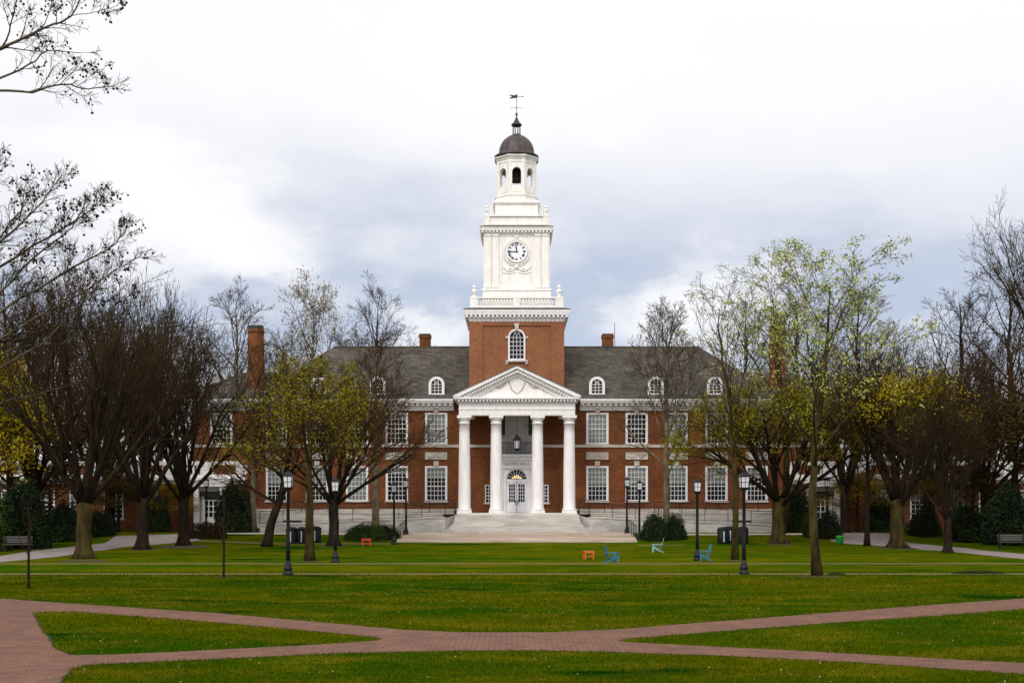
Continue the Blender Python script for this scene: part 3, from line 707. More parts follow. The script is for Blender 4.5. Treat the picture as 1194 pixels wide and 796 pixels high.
# open octagonal belfry: eight walls, each pierced by an arch
bf = MB(); rb = 21.8*YC/F; zb0, zb1 = wz(225.6, YC-rb), wz(183, YC-rb); fwid = rb*math.tan(math.pi/8)
ow = 5.2*YC/F; zo0, zos = wz(216, YC-rb), wz(200, YC-rb)
for k in range(8):
    a = k*math.pi/4; ca, sa = math.cos(a), math.sin(a); t = MB()
    y0_, y1b = -rb, -rb+.22
    t.box(-fwid, -ow, y0_, y1b, zb0, zb1); t.box(ow, fwid, y0_, y1b, zb0, zb1); t.box(-ow, ow, y0_, y1b, zb0, zo0)
    n = 10; A = [(ow*math.cos(math.pi*i/n), zos+ow*math.sin(math.pi*i/n)) for i in range(n+1)]
    for i in range(n): t.prism([A[i+1], A[i], (A[i][0], zb1), (A[i+1][0], zb1)], y0_, y1b)
    arch_ring(t, 0, zo0, zos, ow, ow+.1, y0_-.05, y0_-.002, 10)
    t.box(-.07, .07, y0_-.09, y0_-.052, zos+ow, zos+ow+.28)
    t.box(-fwid*.98, -fwid*.72, y0_-.06, y0_-.002, zb0, zb1); t.box(fwid*.72, fwid*.98, y0_-.06, y0_-.002, zb0, zb1)
    t.box(-ow-.03, ow+.03, y0_-.04, y0_-.002, zb0+.12, zo0-.12)
    bf.add([(X0+x*ca-y*sa, YC+x*sa+y*ca, z) for x, y, z in t.v], t.f)
bf.build('belfry', 'cream', tower)
c = MB(); c.octo([(rb-.25, zb0), (rb-.25, zb0+.05)], X0, YC); c.octo([(rb-.25, zb1-.3), (rb-.25, zb1-.02)], X0, YC)
c.octo([orow(*q) for q in ((22.3, 188.5), (22.5, 185), (23.5, 184), (23.8, 182), (25.3, 181.2), (25.6, 179.8), (20, 179))], X0, YC)
c.build('cornice', 'cream', tower)
c = MB(); zq = wz(203, YC); c.lathe([(.55, zq-.65), (.50, zq-.5), (.40, zq), (.30, zq+.35), (.08, zq+.5), (.08, zb1-.2)], X0, YC, 16); c.box(X0-.75, X0+.75, YC-.1, YC+.1, zq+.42, zq+.6); c.box(X0-.75, X0-.6, YC-.5, YC+.5, zb0+.05, zq+.6); c.box(X0+.6, X0+.75, YC-.5, YC+.5, zb0+.05, zq+.6); c.build('bell', 'bronze', tower)
c = MB(); rd = 20.6*YC/F; zd = wz(178.9, YC-rd)
prof = [(25.9*YC/F, zd-.03), (25.9*YC/F, zd+.10), (rd+.1, zd+.22), (rd, zd+.30)]
for i in range(1, 11):
    t = R(9*i)*.93; prof.append((max(rd*math.cos(t), .36), zd+.30+rd*.98*math.sin(t)*1.12))
zt_ = prof[-1][1]
c.lathe(prof, X0, YC, 32)
for k in range(16):   # seams
    a = 2*math.pi*(k+.5)/16; c.tube([(X0+r_*math.cos(a)*1.005, YC+r_*math.sin(a)*1.005, z) for r_, z in prof[3:]], .018, 4)
c.build('dome', 'dome', tower)
c = MB(); zl_ = zt_-.06; zh = wz(147.5, YC)
c.lathe([(.42, zl_-.1), (.42, zl_+.06), (.36, zl_+.1)], X0, YC, 8)
for k in range(8):
    a = math.pi*(k+.5)/4; c.tube([(X0+.30*math.cos(a), YC+.30*math.sin(a), zl_), (X0+.30*math.cos(a), YC+.30*math.sin(a), zh+.05)], .045, 6)
zz = zh; c.lathe([(.34, zz), (.43, zz+.06), (.43, zz+.16), (.30, zz+.26), (.20, zz+.42), (.12, zz+.60), (.05, zz+.74), (.05, zz+.86), (.10, zz+.94), (.10, zz+1.02), (.03, zz+1.1), (.02, zz+1.2)], X0, YC, 12)
c.build('finial_lantern', 'bronze', tower)
c = MB(); zt = wz(109.5, YC); c.tube([(X0, YC, zz+1.1), (X0, YC, zt-.02)], .02, 6)
za_ = wz(126, YC); c.tube([(X0-.5, YC, za_), (X0+.5, YC, za_)], .014, 5); c.tube([(X0, YC-.5, za_), (X0, YC+.5, za_)], .014, 5)
c.lathe([(.01, za_-.07), (.06, za_), (.01, za_+.07)], X0, YC, 8)
zv = wz(112.8, YC)
c.tube([(X0-.3, YC, zv), (X0+.48, YC, zv)], .018, 5)
c.prism([(X0+.05, zv-.13), (X0+.09, zv+.18), (X0-.15, zv+.10), (X0-.65, zv+.16), (X0-.38, zv+.0), (X0-.62, zv-.20), (X0-.2, zv-.12)], YC-.012, YC+.012)
c.prism([(X0+.46, zv-.06), (X0+.6, zv), (X0+.46, zv+.06)], YC-.012, YC+.012)
c.build('weathervane', 'bronze', tower)
# arched window in the brick shaft
yt = yF
c = MB(); cz0, czs, r_ = wz(420, yt), wz(393.5, yt), sym(10, yt)
arch_ring(c, X0, cz0, czs, r_-.13, r_, yt-.13, yt-.003)
ri = r_-.13
c.box(X0-ri, X0+ri, yt-.13, yt-.003, cz0, cz0+.12)
for i in (1, 2, 3):
    x = X0-ri+2*ri*i/4; c.box(x-.018, x+.018, yt-.08, yt-.045, cz0+.12, czs)
for j in range(1, 6):
    z = cz0+.12+(czs-cz0-.12)*j/5; c.box(X0-ri, X0+ri, yt-.084, yt-.049, z-.018, z+.018)
for k in (-1, 1):
    for off in (0, .5):
        c.tube([(X0+k*ri*off-k*ri*(1-math.cos(t))*1.0+0, yt-.062, czs+ri*.93*math.sin(t)) for t in [R(8*i) for i in range(8 if off else 9)]], .017, 4)
tw = c.build('window', 'sash', tower)
c = MB(); c.prism(arch_pts(X0, cz0+.1, czs, ri+.01), yt-.04, yt-.02); c.build('pane', 'glass', tower)
c = MB(); c.box(X0-sym(13, yt), X0+sym(13, yt), yt-.2, yt-.004, cz0-.13, cz0-.002)
for k in (-1, 1):
    c.box(X0+k*sym(11.5, yt)-.09, X0+k*sym(11.5, yt)+.09, yt-.15, yt-.004, cz0-.3, cz0-.132); c.box(X0+k*(r_+.01), X0+k*(r_+.2), yt-.12, yt-.004, czs-.08, czs+.1)
c.prism([(X0-.12, czs+r_+.0), (X0+.12, czs+r_), (X0+.2, wz(377, yt)), (X0-.2, wz(377, yt))], yt-.2, yt-.004)
c.build('window_surround', 'stone', tower)

# ------------------------------------------------------------------ portico
YP = 95.95; ZP = 2.16                                 # column axis and floor level
c = MB(); en = sym(67.8, YP-.55); zE0, zE1 = wz(483.8, 95.4), wz(469.5, 95.4)
c.box(X0-en, X0+en, 95.42, 96.5, zE0, zE1)
c.box(X0-en-.03, X0+en+.03, 95.37, 96.5, zE0+.42, zE0+.48)
for s_ in (-1, 1):
    a, b = (X0-en, X0-en+1.06) if s_ < 0 else (X0+en-1.06, X0+en); c.box(a, b, 96.502, 100.0, zE0, zE1)
c.box(X0-en+1.06, X0+en-1.06, 96.502, 100, zE1-.25, zE1-.05)
# horizontal cornice
zc0 = zE1+.002
c.box(X0-en-.08, X0+en+.08, 95.32, 100, zc0, zc0+.10)
for i in range(34):
    x = X0-en-.1+(2*en+.2)*(i+.5)/34; c.box(x-.08, x+.08, 95.04, 95.42, zc0+.102, zc0+.258)
c.box(X0-en-.02, X0+en+.02, 95.422, 100, zc0+.102, zc0+.26)
zce = zc0+.262; wp = sym(74.6, 95)
c.box(X0-wp+.05, X0+wp-.05, 94.95, 100, zce, zce+.14)
port = c.build('portico', 'white', hall)
# pediment
zr0 = zce+.142; zap = wz(426, 94.9)
c = MB(); tk = .30; sl = math.atan2(zap-(zr0), wp); dzk = tk/math.cos(sl)
for s_ in (-1, 1):
    c.prism([(X0+s_*wp, zr0), (X0+s_*wp, zr0+.16), (X0, zap), (X0, zap-.16)], 94.85, 97) if False else None
    q1 = [(X0+s_*wp, zr0), (X0+s_*wp, zr0+.14), (X0, zap), (X0, zap-.20), (X0+s_*(wp-.42), zr0)]
    c.prism(q1, 94.9, 96.2)
    q2 = [(X0+s_*(wp-.44), zr0), (X0, zap-.202), (X0, zap-.50), (X0+s_*(wp-1.15), zr0)]
    c.prism(q2, 95.18, 96.2)
    n = 21
    for i in range(n):
        t = (i+.6)/n; xx = X0+s_*(wp-.75)*(1-t); z_ = zr0+(zap-.40-zr0)*t
        c.prism([(xx-.07, z_-.07), (xx+.07, z_-.07), (xx+.07, z_+.07), (xx-.07, z_+.07)], 95.02, 95.178)
    q3 = [(X0+s_*(wp-1.17), zr0), (X0, zap-.502), (X0, zap-.72), (X0+s_*(wp-1.65), zr0)]
    c.prism(q3, 95.34, 96.2)
c.build('pediment', 'white', port)
c = MB(); c.prism([(X0-wp+1.6, zr0+.001), (X0+wp-1.6, zr0+.001), (X0, zap-.70)], 95.5, 96.1); c.build('tympanum', 'cream', port)
c = MB(); zs_ = zr0+.25; y_ = 95.47
sw = .62; shp = [(-sw, 1.45), (-sw*.95, .85), (-.38, .35), (0, 0), (.38, .35), (sw*.95, .85), (sw, 1.45), (.3, 1.36), (0, 1.50), (-.3, 1.36)]
pts = [(X0+x, y_, zs_+z) for x, z in shp]; c.tube(pts+[pts[0]], .045, 6)
for k in (-1, 1):
    c.tube([(X0+k*(.62+1.35*t), y_, zs_+1.15-.55*math.sin(math.pi*t)-.25*t) for t in [i/10 for i in range(11)]], [.03+.04*math.sin(math.pi*i/10) for i in range(11)], 6)
    c.lathe([(.02, zs_+.80), (.17, zs_+.92), (.17, zs_+1.0), (.02, zs_+1.1)], X0+k*2.0, y_, 10)
    c.tube([(X0+k*1.95, y_, zs_+.9), (X0+k*1.98, y_, zs_+.5), (X0+k*1.92, y_, zs_+.2)], [.05, .035, .02], 6)
    c.tube([(X0+k*.7, y_, zs_+1.35), (X0+k*.3, y_, zs_+1.62), (X0, y_, zs_+1.55)], .04, 6)
c.build('crest_relief', 'stone', port)
c = MB()
for s_ in (-1, 1):
    c.add([(X0+s_*wp, 94.84, zr0+.145), (X0, 94.84, zap+.005), (X0, 101.4, zap+.005), (X0+s_*wp, 101.4, zr0+.145), (X0+s_*wp, 94.84, zr0+.185), (X0, 94.84, zap+.055), (X0, 101.4, zap+.055), (X0+s_*wp, 101.4, zr0+.185)],
          [(0, 1, 2, 3), (4, 5, 6, 7), (0, 1, 5, 4), (0, 3, 7, 4), (2, 3, 7, 6)])
c.prism([(X0-wp+.3, zr0), (X0+wp-.3, zr0), (X0, zap-.05)], 96.25, 101.0)
c.build('portico_roof', ['lead'], port)
# columns
def column(cx_):
    m_ = MB(); z0 = ZP; z1 = zE0; rb_, rt = .455, .385
    m_.box(cx_-.54, cx_+.54, YP-.54, YP+.54, z0, z0+.16)
    prof = [(.53, z0+.161), (.55, z0+.22), (.53, z0+.28), (.48, z0+.31), (.50, z0+.36), (rb_+.01, z0+.40)]
    for i in range(9):
        t = i/8; prof.append((rb_-(rb_-rt)*t**1.6, z0+.42+(z1-.62-z0-.42)*t))
    zn = z1-.62
    prof += [(rt+.05, zn+.01), (rt+.05, zn+.06), (rt, zn+.08), (rt, zn+.24), (rt+.04, zn+.26), (rt+.10, zn+.36), (rt+.12, zn+.42)]
    m_.lathe(prof, cx_, YP, 28); m_.box(cx_-.53, cx_+.53, YP-.53, YP+.53, zn+.421, z1-.002)
    o = m_.build('column', 'white', port)
    r = MB()
    for k in range(14):
        a = 2*math.pi*k/14; r.box(cx_+(rt+.012)*math.cos(a)-.03, cx_+(rt+.012)*math.cos(a)+.03, YP+(rt+.012)*math.sin(a)-.03, YP+(rt+.012)*math.sin(a)+.03, zn+.12, zn+.19)
    return o
for dpx in (-61.2, -24.2, 24.0, 61.0): column(X0+sym(dpx, YP))
# entrance bay: marble surround, doors, fanlight, balcony
c = MB(); yd = 99.6; ew = sym(19.5, yd); zt0 = wz(545.2, yd)
dw, zdr, dtop = sym(12.4, yd), wz(559.5, yd), wz(559.5, yd)
ra = sym(13.0, yd)
# wall of the surround with an arched doorway cut out of it
c.box(X0-ew, X0-ra, yd, 99.99, ZP, zt0); c.box(X0+ra, X0+ew, yd, 99.99, ZP, zt0)
n = 16; A = [(X0+ra*math.cos(math.pi*i/n), zdr+ra*math.sin(math.pi*i/n)) for i in range(n+1)]
for i in range(n): c.prism([A[i+1], A[i], (A[i][0], zt0), (A[i+1][0], zt0)], yd, 99.99)
arch_ring(c, X0, ZP, zdr, ra, ra+.13, yd-.05, yd-.002)
for k in (-1, 1): c.box(X0+k*(ra+.2), X0+k*(ew), yd-.12, yd-.003, ZP, zt0-.05)
c.box(X0-ew-.02, X0+ew+.02, yd-.17, yd-.003, zt0-.04, zt0+.04)
c.box(X0-ew, X0+ew, yd-.13, 99.99, zt0+.042, zt0+.6)
zf0, zf1 = zt0+.602, wz(530.8, yd)+.08
c.box(X0-ew-.1, X0+ew+.1, yd-.55, 99.98, zf1-.16, zf1); c.box(X0-ew-.04, X0+ew+.04, yd-.35, 99.98, zf0, zf1-.162)
for i in range(14):
    x = X0-ew+2*ew*(i+.5)/14; c.box(x-.06, x+.06, yd-.45, yd-.352, zf1-.26, zf1-.163)
ent = c.build('entrance', 'white_shade', hall)
vv, ff = text_mb('GILMAN HALL', .34, .008)
c = MB(); c.add([(X0+v.x*.93, yd-.142-v.z, zt0+.30+v.y) for v in vv], ff); c.build('lettering', 'letter', ent)
# doors
c = MB(); zd0, zd1 = ZP+.02, zdr-.02; yq = yd+.12
for k in (-1, 1):
    a, b = sorted((X0+k*.02, X0+k*(ra-.14))); zp0, zp1 = wz(585, yd), wz(564, yd)
    d_ = MB(); d_.box(a, b, yq, yq+.06, zd0, zp0); d_.box(a, b, yq, yq+.06, zp1, zd1-.12)
    d_.box(a, a+.11, yq, yq+.06, zp0, zp1); d_.box(b-.11, b, yq, yq+.06, zp0, zp1)
    for i in (1, 2): x = a+.11+(b-a-.22)*i/3; d_.box(x-.018, x+.018, yq+.01, yq+.04, zp0, zp1)
    for j in range(1, 5): z = zp0+(zp1-zp0)*j/5; d_.box(a+.11, b-.11, yq+.008, yq+.038, z-.018, z+.018)
    d_.box(a+.13, b-.13, yq-.02, yq-.002, zd0+.18, zp0-.14)
    d_.build('door', 'white_shade', ent)
    g_ = MB(); g_.box(a+.1, b-.1, yq+.045, yq+.055, zp0-.01, zp1+.01); g_.build('door_pane', 'glass', ent)
    h_ = MB(); h_.tube([(X0+k*.09, yq-.06, wz(588, yd)), (X0+k*.09, yq-.06, wz(583, yd))], .02, 6); h_.box(X0+k*.09-.03, X0+k*.09+.03, yq-.05, yq-.001, wz(586.5, yd), wz(584, yd)); h_.build('door_handle', 'bronze', ent)
c.box(X0-ra, X0+ra, yq-.04, yq+.1, zd1-.12+.002, zdr+.06)
c.box(X0-ra, X0-ra+.13, yq, yq+.1, ZP, zd1-.12); c.box(X0+ra-.13, X0+ra, yq, yq+.1, ZP, zd1-.12)
zfl = zdr+.062
for i in range(0, 9):
    a = math.pi*i/8
    c.tube([(X0+.22*math.cos(a), yq+.02, zfl+.22*math.sin(a)), (X0+(ra-.06)*math.cos(a), yq+.02, zfl+(ra-.08)*math.sin(a))], .022, 4)
arch_ring(c, X0, 0, zfl, ra-.12, ra, yq, yq+.06, legs=False); arch_ring(c, X0, 0, zfl, .2, .25, yq, yq+.04, legs=False)
c.build('door_frame', 'white_shade', ent)
g_ = MB(); g_.prism(arch_pts(X0, zfl-.01, zfl, ra-.1), yq+.05, yq+.06); g_.build('fanlight', 'glass', ent)
g_ = MB()
for dx, dz, r_ in ((-.3, .12, .05), (-.16, .2, .055), (0, .26, .06), (.15, .2, .055), (.3, .11, .05), (-.08, .10, .05), (.09, .09, .05)):
    g_.lathe([(.008, zfl+dz-r_), (r_, zfl+dz), (.008, zfl+dz+r_)], X0+dx, yq+.0, 8)
g_.build('lobby_lights', 'glow', ent)
# niche above the balcony
c = MB(); nb = sym(20, 99.9)
znt = zE1-.3
c.box(X0-nb, X0-.78, 99.78, 99.99, zf1, znt); c.box(X0+.78, X0+nb, 99.78, 99.99, zf1, znt); c.box(X0-.78, X0+.78, 99.92, 99.99, zf1, znt)
c.box(X0-.9, X0-.78, 99.7, 99.778, zf1, znt); c.box(X0+.78, X0+.9, 99.7, 99.778, zf1, znt)
c.box(X0-.42, X0+.42, 99.86, 99.918, zf1, zf1+2.0)
c.build('niche', 'grey_marble', hall)
for k in (-1, 1):   # dark tall openings beside the niche
    c = MB(); c.prism([(X0+k*x, z) for x, z in ((nb+.02, znt), (nb+.02, wz(507, 99.7)+.25), (nb-.12, wz(507, 99.7)), (nb-.42, wz(507, 99.7)), (nb-.46, wz(507, 99.7)+.3), (nb-.46, znt))], 99.72, 99.775)
    c.build('niche_shutter', 'bronze', hall)
c = MB(); yr = yd-.5; zr_ = zf1+.92
c.box(X0-ew-.05, X0+ew+.05, yr-.02, yr+.02, zr_-.05, zr_); c.box(X0-ew-.05, X0+ew+.05, yr-.015, yr+.015, zf1+.08, zf1+.11)
for i in range(27):
    x = X0-ew+2*ew*i/26; c.box(x-.012, x+.012, yr-.012, yr+.012, zf1+.002, zr_-.052)
for k in (-1, 1): c.box(X0+k*(ew+.03)-.02, X0+k*(ew+.03)+.02, yr+.022, 99.7, zr_-.05, zr_)
c.build('balcony_railing', 'iron', ent)
# hanging lantern (separate thing)
lz = wz(513, 96.8)
ln = empty('hanging_lantern', (X0, 96.9, lz-.45), 'big black hanging lantern in the middle of the portico above the doors', 'lantern')
c = MB(); c.tube([(X0, 96.9, lz+.5), (X0, 96.9, zE1-.26)], .018, 5); c.build('chain', 'iron', ln)
c = MB(); c.lathe([(.36, lz), (.33, lz+.06), (.12, lz+.3), (.10, lz+.36), (.03, lz+.5)], X0, 96.9, 8, smooth=False)
c.lathe([(.05, lz-.82), (.16, lz-.72), (.24, lz-.66), (.24, lz-.62)], X0, 96.9, 8, smooth=False)
for k in range(8):
    a = math.pi*(k+.5)/4; c.tube([(X0+.22*math.cos(a), 96.9+.22*math.sin(a), lz-.64), (X0+.28*math.cos(a), 96.9+.28*math.sin(a), lz+.02)], .022, 4)
c.build('lantern_frame', 'iron', ln)
c = MB(); c.lathe([(.19, lz-.61), (.25, lz-.01)], X0, 96.9, 8, smooth=False); c.build('lantern_glass', 'lampglass', ln)
# floor and steps
c = MB(); fl = sym(70.5, 95.2)
c.box(X0-fl, X0+fl, 95.2, 99.86, .5, ZP)
NS = 10; zb0 = zg(92)+.04; dzs = (ZP-zb0)/NS
for i in range(1, NS):
    t = i/(NS-1); ex = 0.10+(.75*t**3.2); z_ = ZP-dzs*i; y0_ = 95.2-.32*i
    c.box(X0-fl-ex, X0+fl+ex, y0_, 95.198 if i == 0 else y0_+.318, .4, z_)
    c.box(X0-fl-ex-.03, X0+fl+ex+.03, y0_-.05, y0_-.002, z_-.045, z_+.004)
    if ex > 0: c.box(X0-fl-ex, X0-fl-.002, y0_+.32, 95.6, .4, z_-.001); c.box(X0+fl+.002, X0+fl+ex, y0_+.32, 95.6, .4, z_-.001)
c.build('steps', 'stair', hall)

# access ramps
def rail_run(mb, pts, h=.95, posts=1.6, bal=.14):
    for a, b in zip(pts, pts[1:]):
        a = Vector(a); b = Vector(b); L = (b-a).length; up = Vector((0, 0, 1))
        mb.tube([a+up*h, b+up*h], .024, 5); mb.tube([a+up*.1, b+up*.1], .014, 4)
        n = max(1, int(L/posts))
        for i in range(n+1): q = a.lerp(b, i/n); mb.tube([q-up*.02, q+up*h], .022, 4)
        n = int(L/bal)
        for i in range(n): q = a.lerp(b, (i+.5)/n); mb.tube([q+up*.1, q+up*h], .007, 3)
for s_ in (-1, 1):
    side = 'left' if s_ < 0 else 'right'
    rp = empty('access_ramp', (X0+s_*12, 95, zg(95)), 'pale stone access ramp with iron railing to the %s of the steps' % side, 'ramp', 'stone ramps beside the steps')
    X = lambda d_, Y: X0+s_*sym(d_, Y)
    c = MB(); Y_ = 93.6; z0 = .4
    def wl(d0, d1, za1, za2, Y0, Y1_, t=.3):
        a, b = X(d0, Y0), X(d1, Y1_)
        V = [(a, Y0, z0), (b, Y1_, z0), (b, Y1_+t, z0), (a, Y0+t, z0), (a, Y0, za1), (b, Y1_, za2), (b, Y1_+t, za2), (a, Y0+t, za1)]
        Fc = [(0, 1, 5, 4), (1, 2, 6, 5), (2, 3, 7, 6), (3, 0, 4, 7), (4, 5, 6, 7), (0, 3, 2, 1)]
        c.add(V, Fc if s_ > 0 else [tuple(reversed(q)) for q in Fc])
    za1, za2 = wz(603.8, 93.6), wz(612.5, 93.6)
    wl(84, 300, za1, za2, 93.6, 93.6); wl(71.5, 83.9, wz(600, 95.5), za1, 95.5, 93.61)
    zb1, zb2 = wz(604.5, 96.4), wz(598, 96.4)
    wl(86, 312, zb1+.35, zb2, 96.6, 96.6)
    c.build('ramp_wall', 'rampstone', rp)
    cp = MB()
    for (d0, d1, q1, q2, Y0) in ((83, 301, za1, za2, 93.55), (86, 313, zb1+.35, zb2, 96.55)):
        a, b = X(d0, Y0), X(d1, Y0)
        V = [(a, Y0, q1+.003), (b, Y0, q2+.003), (b, Y0+.4, q2+.003), (a, Y0+.4, q1+.003), (a, Y0, q1+.09), (b, Y0, q2+.09), (b, Y0+.4, q2+.09), (a, Y0+.4, q1+.09)]
        cp.add(V, [(0, 1, 5, 4), (1, 2, 6, 5), (2, 3, 7, 6), (3, 0, 4, 7), (4, 5, 6, 7), (0, 3, 2, 1)])
    cp.build('coping', 'stone', rp)
    c = MB(); a, b = X(84, 94), X(312, 94)
    c.add([(a, 93.9, za1-.15), (b, 93.9, za2-.2), (b, 96.6, za2-.2), (a, 96.6, za1-.15)], [(0, 1, 2, 3)])
    c.add([(X(72, 96), 96.9, ZP-.1), (b, 96.9, zb2-.3), (b, 99.87, zb2-.3), (X(72, 96), 99.87, ZP-.1)], [(0, 1, 2, 3)])
    c.build('ramp_floor', 'rampstone', rp)
    c = MB(); rail_run(c, [(X(71.8, 95.4), 95.45, wz(600, 95.5)), (X(84, 93.7), 93.72, za1+.08), (X(300, 93.7), 93.72, za2+.08)])
    rail_run(c, [(X(73, 96.7), 96.75, ZP), (X(190, 96.7), 96.75, zb1+.3*(1-.5)+.12), (X(312, 96.7), 96.75, zb2+.09)])
    c.build('railing', 'iron', rp)
    # basement grilles
    c = MB()
    for d_ in (185, 262): c.box(X(d_-11, 96.5), X(d_+11, 96.5), 96.57, 96.598, wz(608.5, 96.5), wz(604.8, 96.5)-.1)
    c.build('grille', 'dark', rp)
    # small railing by the landing corner
    xr0, xr1 = X(137.5, 88), X(131, 91)
    hr = empty('handrail', (xr0, 88, zg(88)), 'short black handrail at the %s corner of the marble landing' % side, 'railing', 'handrails at the landing corners')
    c = MB(); rail_run(c, [(xr0, 87.2, zg(87.2)), (xr1, 91.5, zg(91.5)+.1)], h=.9, posts=1.2, bal=.3); c.build('rail', 'iron', hr)

# one-storey wings with balustraded parapets, and their porches
for s_ in (-1, 1):
    side = 'left' if s_ < 0 else 'right'
    Yw = 98.6; xi, xo = X0+s_*sym(320, Yw), X0+s_*sym(700, Yw); a, b = min(xi, xo), max(xi, xo)
    wg = empty('low_wing', ((a+b)/2, Yw, .8), 'single storey brick wing with white parapet, %s of the hall' % side, 'building', 'low brick wings either side')
    zt_, zc1, zc0_ = wz(537.5, Yw), wz(556, Yw), wz(564, Yw)
    hol = []
    for d_ in (430, 470, 510, 550, 590, 630):
        cxx = X0+s_*sym(d_, Yw); hol.append((cxx-.75, cxx+.75, 1.7, 3.9))
    m_ = MB(); holed_wall(m_, a, b, .5, zc0_, Yw, hol, .3)
    m_.add([(a, Yw, .5), (a, 112, .5), (b, 112, .5), (b, Yw, .5), (a, Yw, zc0_), (a, 112, zc0_), (b, 112, zc0_), (b, Yw, zc0_)], [(0, 4, 5, 1), (1, 5, 6, 2), (2, 6, 7, 3), (4, 7, 6, 5)])
    m_.build('wall', 'brick', wg)
    for h4 in hol:
        fo = window((h4[0]+h4[1])/2, h4[2], h4[3], 1.5, 4, 6, .4, y=Yw, parent=wg, border=.1)
    m_ = MB()
    m_.box(a-.05, b+.05, Yw-.12, Yw+.2, zc0_+.002, zc0_+.3); m_.box(a-.3, b+.3, Yw-.45, Yw+.3, zc0_+.302, zc1)
    m_.box(a, b, Yw-.06, Yw+.3, zc1+.002, zc1+.2); m_.box(a, b, Yw-.1, Yw+.34, zt_-.3, zt_)
    n = 9
    for i in range(n+1):
        x = a+(b-a)*i/n; m_.box(x-.35, x+.35, Yw-.09, Yw+.32, zc1+.202, zt_-.302)
    nb_ = int((b-a)/.3)
    for i in range(nb_):
        x = a+(b-a)*(i+.5)/nb_; m_.box(x-.07, x+.07, Yw+.02, Yw+.2, zc1+.202, zt_-.302)
    m_.build('parapet', 'white', wg)
    for i in range(0, n, 2):
        m_ = MB(); x = a+(b-a)*(i+.5)/n; m_.box(x-.8, x+.8, Yw-.03, Yw+.015, zc1+.204, zt_-.304)
        m_.build('brick_panel', 'brick', wg)
    # porch
    Yq = 97.4; cxp = X0+s_*sym(359, Yq)
    po = empty('entrance_porch', (cxp, Yq, zg(97)), 'small white pedimented porch and glazed door on the %s low wing' % side, 'porch', 'white side porches')
    m_ = MB(); hwp = sym(18, Yq); z0, zt1 = .75, wz(567, Yq); zap_ = wz(556.5, Yq)
    for k in (-1, 1):
        m_.box(cxp+k*hwp-.22*(k > 0)*1-.0, cxp+k*hwp+.22*(k < 0), Yq, Yw-.003, z0, zt1) if False else m_.box(min(cxp+k*hwp, cxp+k*(hwp-.36)), max(cxp+k*hwp, cxp+k*(hwp-.36)), Yq, Yw-.003, z0, zt1)
    m_.box(cxp-hwp+.362, cxp+hwp-.362, Yq+.5, Yw-.004, wz(577, Yq), zt1)
    m_.box(cxp-hwp-.1, cxp+hwp+.1, Yq-.1, Yw-.002, zt1+.002, zt1+.25)
    m_.prism([(cxp-hwp-.2, zt1+.252), (cxp+hwp+.2, zt1+.252), (cxp, zap_)], Yq-.15, Yw-.002)
    m_.prism([(cxp-hwp-.3, zt1+.254), (cxp-hwp-.3, zt1+.34), (cxp, zap_+.14), (cxp, zap_+.02)], Yq-.25, Yw-.003); m_.prism([(cxp+hwp+.3, zt1+.254), (cxp+hwp+.3, zt1+.34), (cxp, zap_+.14), (cxp, zap_+.02)], Yq-.25, Yw-.003)
    for k in (-1, 1): m_.box(cxp+k*.62-.1, cxp+k*.62+.1, Yq+.6, Yq+.75, z0, wz(577, Yq))
    m_.build('porch_frame', 'white', po)
    m_ = MB(); m_.box(cxp-.52, cxp+.52, Yq+.62, Yq+.68, z0, 1.8)
    for i in range(4): x = cxp-.5+1.0*i/3; m_.box(x-.03, x+.03, Yq+.62, Yq+.68, 1.802, 3.1)
    for j in range(4): z = 1.802+1.3*j/3; m_.box(cxp-.52, cxp+.52, Yq+.61, Yq+.615, z-.03, z+.03)
    m_.build('door', 'white', po)
    m_ = MB(); m_.box(cxp-hwp+.364, cxp+hwp-.364, Yq+.8, Yq+.85, z0, wz(577, Yq)); m_.build('door_pane', 'glass', po)
    m_ = MB(); m_.box(cxp-hwp+.4, cxp+hwp-.4, Yq+.3, Yq+.45, wz(578, Yq), wz(572.5, Yq)); m_.build('awning', 'iron', po)

# ------------------------------------------------------------------ lamp posts
def make_lamp(loc, label):
    r = empty('street_lamp', loc, label, 'lamp post', 'black lantern lamp posts'); x, y, z = loc
    m_ = MB(); m_.lathe([(.20, z), (.20, z+.09), (.16, z+.12), (.16, z+.22), (.18, z+.24), (.18, z+.28), (.12, z+.34), (.13, z+.40), (.10, z+.46), (.085, z+.56)], x, y, 12); m_.build('base', 'iron', r)
    m_ = MB(); m_.lathe([(.085, z+.561), (.075, z+1.4), (.06, z+3.18), (.09, z+3.2), (.09, z+3.24), (.06, z+3.26)], x, y, 10); m_.build('pole', 'iron', r)
    lt = MB(); lt.lathe([(.06, z+3.262), (.16, z+3.30), (.19, z+3.36), (.19, z+3.39)], x, y, 8)
    for a in (-1, 1):
        for b in (-1, 1): lt.tube([(x+a*.14, y+b*.14, z+3.38), (x+a*.17, y+b*.17, z+3.80)], .016, 4)
        lt.box(x+a*.155-.008, x+a*.155+.008, y-.16, y+.16, z+3.585, z+3.60); lt.box(x-.16, x+.16, y+a*.155-.008, y+a*.155+.008, z+3.585, z+3.60)
        lt.tube([(x, y+a*.15, z+3.39), (x, y+a*.168, z+3.80)], .01, 4)
    lo = lt.build('lantern', 'iron', r)
    m_ = MB(); m_.sq([(.135, z+3.392), (.158, z+3.795)], x, y); m_.build('lamp_glass', 'lampglass', lo)
    m_ = MB(); m_.sq([(.17, z+3.797), (.195, z+3.82), (.19, z+3.86), (.11, z+3.91), (.10, z+3.95), (.03, z+3.98), (.02, z+4.06)], x, y); m_.build('lamp_cap', 'iron', lo)
    return r
